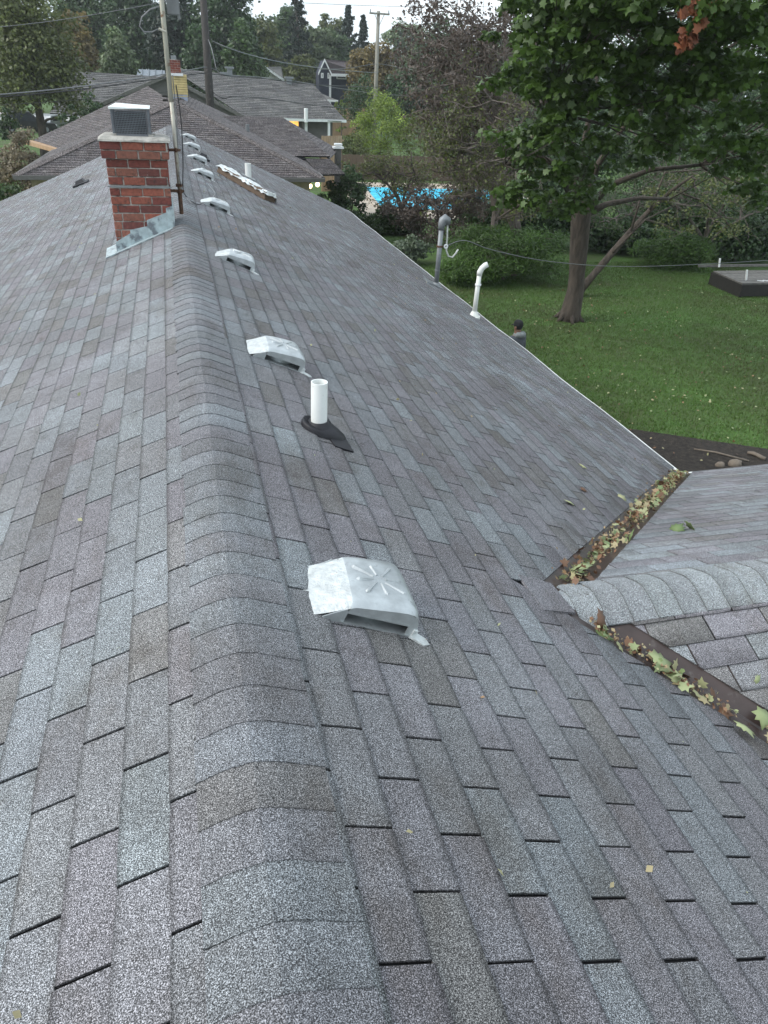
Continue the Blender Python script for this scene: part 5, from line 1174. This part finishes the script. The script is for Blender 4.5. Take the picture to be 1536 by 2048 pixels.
# the maple ---------------------------------------------------------------------
def S_(px, py, Y): return at_y(px, py, Y)
mb = np.array((11.1, 19.5, 0)); mt = thing('maple_tree', mb, 'big green maple with thick trunk standing on the lawn', 'tree')
b = MB()
tr = [mb + (0, 0, -.1), mb + (.02, 0, .25), mb + (.05, 0, .9), S_(1156, 520, 19.5), S_(1162, 430, 19.5), S_(1168, 400, 19.5)]
b.tube([tr[0], tr[1], tr[2], (tr[2] + tr[3]) / 2, tr[3], tr[4], tr[5]], [.36, .30, .245, .23, .25, .28, .25], 14)
for k in range(6):                                    # root flare
    a = k * 1.05 + .3; b.tube([mb + (0, 0, .55), mb + (math.cos(a) * .24, math.sin(a) * .24, .16), mb + (math.cos(a) * .50, math.sin(a) * .50, -.04)], [.15, .09, .03], 7)
LIMBS = [[(1160, 430), (1130, 400), (1085, 408), (1030, 415), (990, 440)], [(1160, 425), (1150, 350), (1130, 280), (1090, 220)], [(1175, 425), (1215, 408), (1280, 396), (1340, 398)],
         [(1170, 415), (1195, 330), (1250, 250), (1320, 180)], [(1165, 410), (1165, 300), (1190, 180), (1210, 40)], [(1160, 420), (1110, 330), (1060, 300), (1010, 330)], [(1172, 420), (1220, 370), (1300, 340), (1400, 330)]]
for L_ in LIMBS:
    dY = random.uniform(-2.5, 1.5); b.tube([S_(x, y, 19.5 + dY * i / len(L_)) for i, (x, y) in enumerate(L_)], [.13, .085, .06, .04, .02][:len(L_)], 8)
b.build('trunk', 'bark', mt, smooth=True)
lobes = [(1055, 60, 17, 85), (1040, 165, 17, 60), (1120, 130, 16, 110), (1090, 235, 17, 85), (1045, 300, 18, 65), (1120, 330, 17.5, 75), (1180, 230, 16, 105), (1165, 385, 18, 50), (1210, 320, 17.5, 75),
         (1240, 90, 15, 125), (1280, 210, 15.5, 110), (1350, 120, 14.5, 120), (1400, 235, 15, 100), (1470, 100, 14.5, 125), (1500, 220, 15, 105), (1330, 290, 16.5, 70), (1470, 310, 16, 75), (1540, 330, 16, 60), (1380, 20, 13, 110),
         (1200, 0, 14, 130), (1090, -20, 16, 110), (1500, -10, 13.5, 130), (1300, -90, 14, 160), (1450, -130, 14, 170), (1150, -120, 16, 150), (1620, 60, 15, 150), (1620, 230, 16, 120), (1700, -60, 16, 200),
         (1030, 400, 18.5, 28), (1075, 395, 18, 45), (1125, 410, 18.5, 35), (1500, 400, 17, 45), (1560, 130, 13, 90)]
C = []; Rr = []; bi = []; tipl = []
for (px, py, Y, r) in lobes:
    c = S_(px, py, Y); rm = r * Y / F * 1.02; k = max(6, int(16 * rm ** 2)); D = crown_pts(c, (rm, rm * .9, rm * .85), k, .35, -.95); C += list(D); Rr += list(rng.uniform(.20, .42, len(D))); bi += [(.06 if px < 1080 or px > 1380 else -.05) + rng.normal(0, .04)] * len(D); tipl += list(D[::4])
V, Fi, tt, _ = clumps(C, Rr, 46, .150, 'maple_lo', flat=.6, tilt=.45, up=.5, tone_=.10, hollow=.3, bias=np.array(bi)); arrmesh('crown', V, Fi, 3, MT['maple_leaf'], mt, tt)
b = MB()
hubs = [np.array(S_(*L_[-1], 18.5)) for L_ in LIMBS] + [np.array(S_(*L_[-2], 19)) for L_ in LIMBS]
for t_ in tipl:
    h = min(hubs, key=lambda q: np.linalg.norm(q - t_)); mm = (h + t_) / 2 + rng.normal(0, .12, 3); b.tube([h, mm, t_], [.028, .017, .006], 4)
tag(b.build('twigs', 'bark', mt), kind='stuff')
Pl = np.array([S_(1385 + random.gauss(0, 14), 20 + random.gauss(0, 26), 12.6) for _ in range(26)] + [S_(1375 + random.gauss(0, 12), 78 + random.gauss(0, 12), 12.8) for _ in range(24)])
V, Fi, nv = leaves(Pl, np.tile((0.2, -1.0, .2), (len(Pl), 1)), .16, 'maple', .5); arrmesh('dead_leaves', V, Fi, 3, MT['orange_leaf'], mt, np.repeat(rng.random(len(Pl)), nv)); tag(mt.children[-1], kind='stuff')
# leaning second stem behind the maple
t = thing('leaning_tree', S_(1168, 572, 22) * np.array((1, 1, 0)), 'slim leaning tree stem rising right behind the maple trunk', 'tree'); b = MB()
b.tube([S_(1150, 590, 22) * np.array((1, 1, 0)), S_(1185, 552, 22), S_(1225, 505, 22), S_(1262, 462, 22), S_(1300, 420, 22), S_(1345, 380, 21.5), S_(1385, 352, 21)], [.16, .12, .115, .10, .08, .06, .03], 9)
for L_ in ([(1262, 462), (1280, 400), (1330, 396), (1360, 397)], [(1300, 420), (1330, 345), (1400, 340), (1440, 335)], [(1345, 380), (1400, 400), (1450, 440), (1490, 500)], [(1225, 505), (1290, 440), (1350, 410)]): b.tube([S_(x, y, 21.6) for x, y in L_], [.045, .03, .022, .010][:len(L_)], 6)
b.build('trunk', 'bark', t, smooth=True)
C = [S_(random.uniform(1300, 1500), random.uniform(360, 470), 21.3 + random.uniform(-1, 1)) for _ in range(46)]; V, Fi, tt, _ = clumps(C, rng.uniform(.18, .4, len(C)), 34, .085, 'rhomb', tilt=.6); arrmesh('crown', V, Fi, 3, MT['olive_leaf'], t, tt)
# bare, fine-branched trees between -------------------------------------------------
def twiggy(name, base, hubs_, nb, lab, leafm, nleaf, spread, leaf=.06, colr='bark_grey', lw=1.0):
    t = thing(name, base, lab, 'tree'); b = MB(); LP = []
    base = np.array(base, float)
    def grow(p, d, L_, r, lev):
        n = 4; path = [p]; q = p.copy(); dd = d.copy()
        for i in range(n):
            dd = dd + rng.normal(0, .20, 3) + np.array((0, 0, .03)); dd /= np.linalg.norm(dd); q = q + dd * L_ / n; path.append(q.copy())
        b.tube(path, list(np.linspace(r, r * .45, n + 1)), 4 if lev > 1 else 6, False)
        if lev >= 4: LP.extend(path[1:]); return
        for k in range(nb[lev]):
            s = path[random.randint(1 + (lev == 0), n)]; nd = dd * .55 + rng.normal(0, .62, 3); nd[2] = nd[2] * .6 + .05; nd /= np.linalg.norm(nd); grow(s, nd, L_ * random.uniform(.55, .8), r * .50, lev + 1)
    for h, L_, r in hubs_:
        h = np.array(h, float); fk = base + (0, 0, h[2] * .32); md = fk * .45 + h * .55; md[2] += .12 * h[2]
        b.tube([base, fk, fk * .75 + md * .25 + (0, 0, .1), md, h], [r * 1.6, r * 1.5, r * 1.1, r * .9, r * .8], 7)
        for k in range(3): d = rng.normal(0, .6, 3) + np.array(spread); d /= np.linalg.norm(d); grow(h, d, L_, r * .8, 1)
    b.build('trunk', colr, t)
    LP = np.array(LP); idx = rng.integers(0, len(LP), nleaf); P = LP[idx] + rng.normal(0, .07, (nleaf, 3)); V, Fi, nv = leaves(P, rng.normal(0, 1, (nleaf, 3)), leaf, 'rhomb', .6); arrmesh('crown', V, Fi, 3, MT[leafm], t, np.repeat(np.clip(rng.normal(.4, .2, nleaf), 0, 1), nv)); return t
h_ = lambda px, py, Y: S_(px, py, Y)
twiggy('brown_tree', S_(985, 480, 27) * np.array((1, 1, 0)), [(h_(1010, 200, 27), 1.9, .09), (h_(980, 120, 27), 1.9, .08), (h_(960, 200, 26), 1.8, .08), (h_(940, 120, 27), 1.7, .06), (h_(1010, 50, 28), 1.9, .07), (h_(925, 220, 27), 1.5, .06), (h_(950, 50, 27), 1.6, .05)],
       (0, 5, 4, 3), 'spreading half-bare tree with purplish brown withered leaves left of the maple', 'purple_leaf', 12000, (-.5, 0, .10), .105)
twiggy('grey_tree', S_(1030, 520, 25) * np.array((1, 1, 0)), [(h_(1010, 330, 25), 1.7, .08), (h_(980, 290, 25), 1.6, .07), (h_(950, 340, 25.5), 1.4, .05), (h_(990, 250, 25), 1.5, .06), (h_(930, 310, 26), 1.2, .04), (h_(1020, 400, 24), 1.3, .05)],
       (0, 5, 4, 3), 'fine-twigged grey tree with small olive leaves below the brown tree', 'olive_leaf', 7500, (-.6, 0, .05), .085)
twiggy('grey_tree', S_(1400, 520, 26) * np.array((1, 1, 0)), [(h_(1330, 400, 25), 1.9, .06), (h_(1420, 400, 25), 1.9, .06), (h_(1480, 440, 25), 1.6, .05), (h_(1510, 330, 25), 1.6, .05), (h_(1260, 430, 26), 1.5, .05)],
       (0, 5, 4, 3), 'tangled bare-limbed tree behind the right side of the lawn', 'mid_leaf', 9000, (0, 0, .2), .08)
twiggy('plum_tree', S_(800, 470, 36) * np.array((1, 1, 0)), [(h_(790, 385, 36), 1.2, .10), (h_(820, 390, 36), 1.0, .08), (h_(765, 360, 36), 1.0, .06), (h_(745, 345, 36), .9, .05), (h_(830, 345, 36), 1.0, .05)],
       (0, 4, 3, 3), 'small forked tree standing before the blue swimming pool', 'olive_leaf', 3800, (0, 0, .25), .09, 'bark')
twiggy('plum_tree', S_(880, 470, 31) * np.array((1, 1, 0)), [(h_(860, 400, 31), 1.2, .06), (h_(900, 390, 31), 1.2, .06), (h_(930, 420, 30), 1.1, .05), (h_(850, 440, 31), .9, .04), (h_(960, 400, 30), 1.2, .05), (h_(890, 440, 30), .9, .04), (h_(820, 430, 31), .8, .04)],
       (0, 4, 4, 3), 'dusky purple-leaved shrub tree right of the swimming pool', 'purple_leaf', 9500, (0, 0, .15), .10)
# shrubs
bush(1010, 452, 590, 24.5, 270, 'yew_leaf', 'broad green spreading yew bush behind the two eave pipes', 'yew_bush', 170, 140, .085, 'needle', up=.55, tone_=.16, crr=.20, flat=.55)
bush(1350, 468, 580, 26, 165, 'yew_leaf', 'rounder yew bush right of the maple trunk', 'yew_bush', 170, 100, .085, 'needle', up=.55, tone_=.16, crr=.22, flat=.55)
bush(940, 520, 600, 24, 150, 'yew_leaf', 'lower dark lobe of yew beside the grey mast', 'yew_bush', 150, 60, .085, 'needle', up=.5, crr=.24, flat=.55)
conifer(786, 408, 33, 74, 'arb_leaf', 'left small pointed arborvitae below the pool', 'arborvitae', 'arborvitae', 16, .05, 3.0, .10, -.2, True)
conifer(836, 428, 33, 66, 'arb_leaf', 'right small pointed arborvitae below the pool', 'arborvitae', 'arborvitae', 14, .05, 3.0, .10, -.2, True)
bush(820, 476, 540, 27, 95, 'silver_leaf', 'pale silvery shrub close to the eave below the arborvitae', 'silver_shrub', 70, 36, .085)
bush(735, 430, 480, 32, 70, 'mid_leaf', 'low bright green shrub left of the arborvitae', per=80, ncl=26)
bush(703, 318, 460, 31.5, 88, 'dark_leaf', 'dense dark holly bush by the brown eave corner', 'holly_bush', 90, 70, .085)
bush(655, 362, 430, 31.5, 60, 'dark_leaf', 'small dark bush tucked under the brown eave', per=80, ncl=30)
bush(762, 182, 330, 56, 150, 'yellow_leaf', 'bright yellow-green bush in front of the pale utility pole', 'yellow_shrub', 100, 90, .105, crr=.2, tone_=.18)
bush(700, 262, 350, 54, 80, 'olive_leaf', 'olive bush in front of the short tan fence', per=90, ncl=40, leaf=.10)
bush(850, 215, 330, 55, 130, 'olive_leaf', 'olive green loose bush right of the yellow bush', per=70, ncl=46, leaf=.10, crr=.22)
bush(905, 260, 400, 54, 140, 'olive_leaf', 'olive thicket behind the grey twigs', per=60, ncl=50, leaf=.095)
bush(35, 262, 360, 34, 140, 'seed_leaf', 'brown seed-headed bush at the left edge', 'seed_bush', 110, 80, .08, tone_=.16)
bush(15, 345, 430, 30, 110, 'mid_leaf', 'green weedy bush at the far left below the brown one', per=80, ncl=50, leaf=.08)
bush(20, 215, 280, 60, 60, 'dark_leaf', 'dark bush at the left edge beside the cars', per=70, ncl=30, leaf=.12)
bush(135, 196, 262, 52, 60, 'dark_leaf', 'dark shrub right of the parked cars', per=90, ncl=36, leaf=.11)
bush(190, 188, 240, 58, 80, 'dark_leaf', 'dark green shrubs against the ranch house left end', per=90, ncl=40, leaf=.12, cat='shrub')
bush(245, 180, 205, 60, 60, 'mid_leaf', 'low green shrub under the ranch gable', per=70, ncl=26, leaf=.11)
bush(735, 150, 215, 84, 110, 'dark_leaf', 'dark bush before the navy house base', per=80, ncl=50, leaf=.16)
bush(684, 178, 212, 88, 26, 'yellow_leaf', 'small yellow-green shrub at the navy house corner', per=60, ncl=20, leaf=.15)
for i, (px, y0p, y1p, Y, wpx, m) in enumerate([(1230, 430, 560, 29, 150, 'dark_leaf'), (1480, 420, 560, 27, 160, 'dark_leaf'), (1110, 345, 540, 30, 170, 'dark_leaf'), (1540, 380, 560, 28, 140, 'dark_leaf'), (1330, 380, 520, 31, 200, 'dark_leaf'), (1010, 400, 480, 32, 200, 'mid_leaf'), (1440, 330, 480, 30, 200, 'mid_leaf')]):
    bush(px, y0p, y1p, Y, wpx, m, ['dark undergrowth directly behind the maple trunk', 'dark undergrowth behind the deck', 'dark undergrowth left of the maple trunk', 'dark undergrowth at the right edge above the deck', 'tall dark thicket between maple and right yew', 'green thicket above the broad yew', 'mid green thicket above the right yew'][i], 'undergrowth', 110, 80, .13)
# background trees -------------------------------------------------------------------
BT = [ # px, ptop, Y, wpx, mat, label, clumps, trunk
 (62, -70, 62, 210, 'olive_leaf', 'large olive tree at the top left with forked dark trunk', 120, .35),
 (150, 10, 92, 110, 'rust_leaf', 'yellowing tree behind the large left olive tree', 70, .3),
 (236, 74, 84, 96, 'pale_leaf', 'rounded pale green tree above the metal roof', 80, .2),
 (10, -60, 110, 200, 'mid_leaf', 'broad tree behind the left edge of the picture', 70, .3),
 (190, -80, 118, 170, 'mid_leaf', 'tall mid green tree left of the antenna mast', 90, .4),
 (285, -90, 112, 150, 'dark_leaf', 'tall dark tree directly behind the antenna mast', 90, .4),
 (360, -60, 104, 120, 'conifer_leaf', 'very dark tree between antenna mast and dark pole', 80, .4),
 (455, -90, 98, 150, 'dark_leaf', 'tall dark green tree right of the dark pole', 110, .4),
 (400, 60, 90, 80, 'dark_leaf', 'lower dark tree behind the brick chimney of the brown roof', 60, .3),
 (488, 48, 88, 90, 'mid_leaf', 'rounded green tree above the grey roof vents', 80, .3),
 (528, 28, 118, 90, 'olive_leaf', 'yellow-green tree in the centre of the tree line', 70, .3),
 (560, 8, 140, 90, 'mid_leaf', 'green tree left of the tall dark conifer', 70, .3),
 (630, 36, 130, 90, 'pale_leaf', 'loose pale tree right of the tall dark conifer', 70, .3),
 (604, 96, 112, 70, 'olive_leaf', 'olive tree between the small grey and navy houses', 60, .3),
 (664, 14, 150, 70, 'olive_leaf', 'brownish-topped tree against the sky left of the conifer pair', 60, .3),
 (672, 62, 132, 90, 'mid_leaf', 'dark-trunked tree behind the navy house roof', 70, .3),
 (748, 82, 98, 100, 'rust_leaf', 'orange-tinged round tree behind the pale utility pole', 100, .3),
 (808, 34, 170, 90, 'pale_leaf', 'hazy pale tree against the sky right of the pale pole', 60, .3),
 (880, 40, 120, 130, 'mid_leaf', 'dark green tree rising right of the sky gap', 80, .4),
 (850, 88, 130, 110, 'olive_leaf', 'olive tree low behind the brown withered tree', 70, .3),
 (970, 60, 95, 170, 'mid_leaf', 'tree behind the upper maple edge', 80, .4),
 (820, 130, 92, 110, 'dark_leaf', 'dark tree base right of the pale pole', 60, .3),
 (1100, 20, 80, 230, 'dark_leaf', 'broad dark tree behind the maple crown', 90, .4),
 (1300, -20, 70, 280, 'dark_leaf', 'tall dark tree behind the middle of the maple', 110, .4),
 (1500, -20, 60, 300, 'dark_leaf', 'tall dark tree behind the right of the maple', 120, .4),
 (1050, 210, 50, 170, 'mid_leaf', 'mid green tree behind the grey twigs near the pool', 90, .25),
 (1210, 220, 46, 200, 'dark_leaf', 'dark tree behind the maple trunk top', 100, .3),
 (1390, 230, 42, 210, 'mid_leaf', 'mid green tree seen under the maple crown', 110, .3),
 (1530, 250, 38, 190, 'dark_leaf', 'dark tree at the right edge above the deck', 100, .3),
]
for (px, pt, Y, wpx, m, lab, nc, tr_) in BT:
    tree(px, pt, Y, wpx, m, lab, nclump=int(nc * 1.7), per=78, trunk=tr_, low=.04, leaf=max(.16, .0037 * Y), depth=.8)
conifer(597, -35, 122, 84, 'conifer_leaf', 'tall dark spruce rising out of the frame at the sky edge')
conifer(695, 16, 138, 84, 'conifer_leaf', 'taller spruce of the pair silhouetted against the sky')
conifer(724, 38, 142, 64, 'conifer_leaf', 'shorter spruce of the pair silhouetted against the sky')
# distant wood that closes the view
def far_wood():
    C = []; Rr = []
    for i in range(520):
        a = rng.uniform(-.75, 1.25); d = rng.uniform(165, 215); x, y = d * math.sin(a), d * math.cos(a); hgt = rng.uniform(7, 12.5) - (2.8 if .12 < a < .36 else 0)
        for z in np.arange(1.5, hgt, 3.4): C.append((x + rng.normal(0, 1), y, z)); Rr.append(rng.uniform(2.2, 3.6))
    V, Fi, tt, _ = clumps(C, Rr, 44, 1.15, 'rhomb', flat=.8); o = arrmesh('distant_wood', V, Fi, 3, MT['mid_leaf'], None, tt); tag(o, kind='stuff')
far_wood()
# leaves in the valleys and on the roofs ------------------------------------------------
def valley_litter(far, n, size=.040):
    P = []; Nn = []
    while len(P) < n:
        t_ = .13 + random.random() * 3.2; g = .5 + .5 * math.sin(t_ * 9 + far) ; 
        if far == 1 and random.random() > .35 + .65 * max(g, t_ > 1.6): continue
        if far == -1 and random.random() > .30 + .7 * g: continue
        s = max(-.06, min(.06, random.gauss((.005 if far == 1 else -.03), .026))); x = WX + t_ + s; y = WY + far * (t_ - s)
        zz = H - (min(x, WX + abs(y - WY)) if s < 0 else WX + abs(y - WY)) * TP; P.append((x, y, zz + random.uniform(.012, .05)))
    P = np.array(P); V, Fi, nv = leaves(P, np.tile((.3, 0, 1.0), (n, 1)), size, 'maple_lo' if size > .03 else 'rhomb', 1.0, .6)
    o = arrmesh('leaf_litter', V, Fi, 3, MT['litter'], None, np.repeat(rng.random(n) * (1 if size > .03 else .6), nv)); tag(o, kind='stuff')
valley_litter(1, 460); valley_litter(-1, 330); valley_litter(1, 800, .017); valley_litter(-1, 900, .016)
def big_leaf(px, py, k, size, tint, lab, lift=.03, tilt=.25):
    O, A, D, N = SURF[k]; P = onpl(px, py, N, O @ N + lift); t_ = arr = None
    V, Fi, nv = leaves(np.array([P]), np.array([N]), size, 'maple', tilt, .05); o = arrmesh('fallen_leaf', V - P, Fi, 3, MT['litter'], None, np.full(nv, tint)); o.location = P; tag(o, lab, 'leaf', 'maple leaves fallen on the roof')
    sm = o.modifiers.new('thick', 'SOLIDIFY'); sm.thickness = .0012
big_leaf(1160, 1132, 'WF', .13, .78, 'large pale green maple leaf at the head of the far valley', .05); big_leaf(1143, 1112, 'WF', .09, .02, 'small red-brown leaf beside the large leaf at the far valley head', .05)
big_leaf(1325, 1322, 'WN', .135, .80, 'largest pale green maple leaf, midway along the near valley', .05); big_leaf(1206, 1240, 'WN', .11, .05, 'curled brown leaf at the top of the near valley', .06, .8)
big_leaf(1203, 1268, 'WN', .10, .98, 'darker green leaf below the curled brown leaf', .04); big_leaf(1352, 1355, 'WN', .075, .70, 'small pale leaf just down from the largest leaf', .04)
big_leaf(1450, 1425, 'WN', .07, .10, 'orange-red leaf in the lower near valley', .05); big_leaf(1492, 1455, 'R', .10, .72, 'pale leaf at the lower edge of the near valley', .04)
big_leaf(1530, 1435, 'WN', .11, .85, 'green leaf cut by the right edge of the picture', .04); big_leaf(1517, 1360, 'WN', .055, .75, 'small green leaf alone on the wing shingles', .02)
big_leaf(1355, 1054, 'WF', .11, .99, 'dark green leaf on the far wing slope', .03, .3); big_leaf(1382, 1052, 'WF', .10, .95, 'smaller dark leaf touching another on the wing slope', .03, .6)
big_leaf(1260, 1072, 'WF', .11, .99, 'green leaf hanging over the far valley edge', .03, .4); big_leaf(1140, 1004, 'R', .085, .66, 'pale leaf alone on the main slope left of the far valley', .02)
big_leaf(1167, 932, 'R', .08, .62, 'pale leaf higher on the main slope near the far valley', .02); big_leaf(1245, 994, 'R', .085, .60, 'pale leaf resting at the far valley shingle edge', .02); big_leaf(1168, 978, 'R', .06, .05, 'tiny brown leaf on the main slope', .02)
def debris():
    P = []
    for _ in range(420):
        k = random.choice('RRRRL'); u = random.uniform(.5, 16); v = random.uniform(.3, 5.0); P.append(sp(k, u, v, .018))
    P = np.array(P); V, Fi, nv = leaves(P, np.tile((.35, 0, 1.0), (len(P), 1)), .016, 'rhomb', .5, .8); o = arrmesh('roof_debris', V, Fi, 3, MT['litter'], None, np.repeat(rng.uniform(.3, .75, len(P)), nv)); tag(o, kind='stuff')
debris()
# ------------------------------------------------------------------ haze
def haze(dens=.00045):
    b = MB(); b.box2((-170, -6, -1), (250, 235, 26)); me_o = b.build('haze', None); tag(me_o, kind='stuff')
    m = bpy.data.materials.new('thin_air'); m.use_nodes = True; t = m.node_tree; t.nodes.clear(); o = t.nodes.new('ShaderNodeOutputMaterial'); v = t.nodes.new('ShaderNodeVolumePrincipled')
    v.inputs['Color'].default_value = (.88, .93, .96, 1); v.inputs['Density'].default_value = dens; v.inputs['Anisotropy'].default_value = .2
    t.links.new(v.outputs[0], o.inputs['Volume']); me_o.data.materials.append(m)
haze()
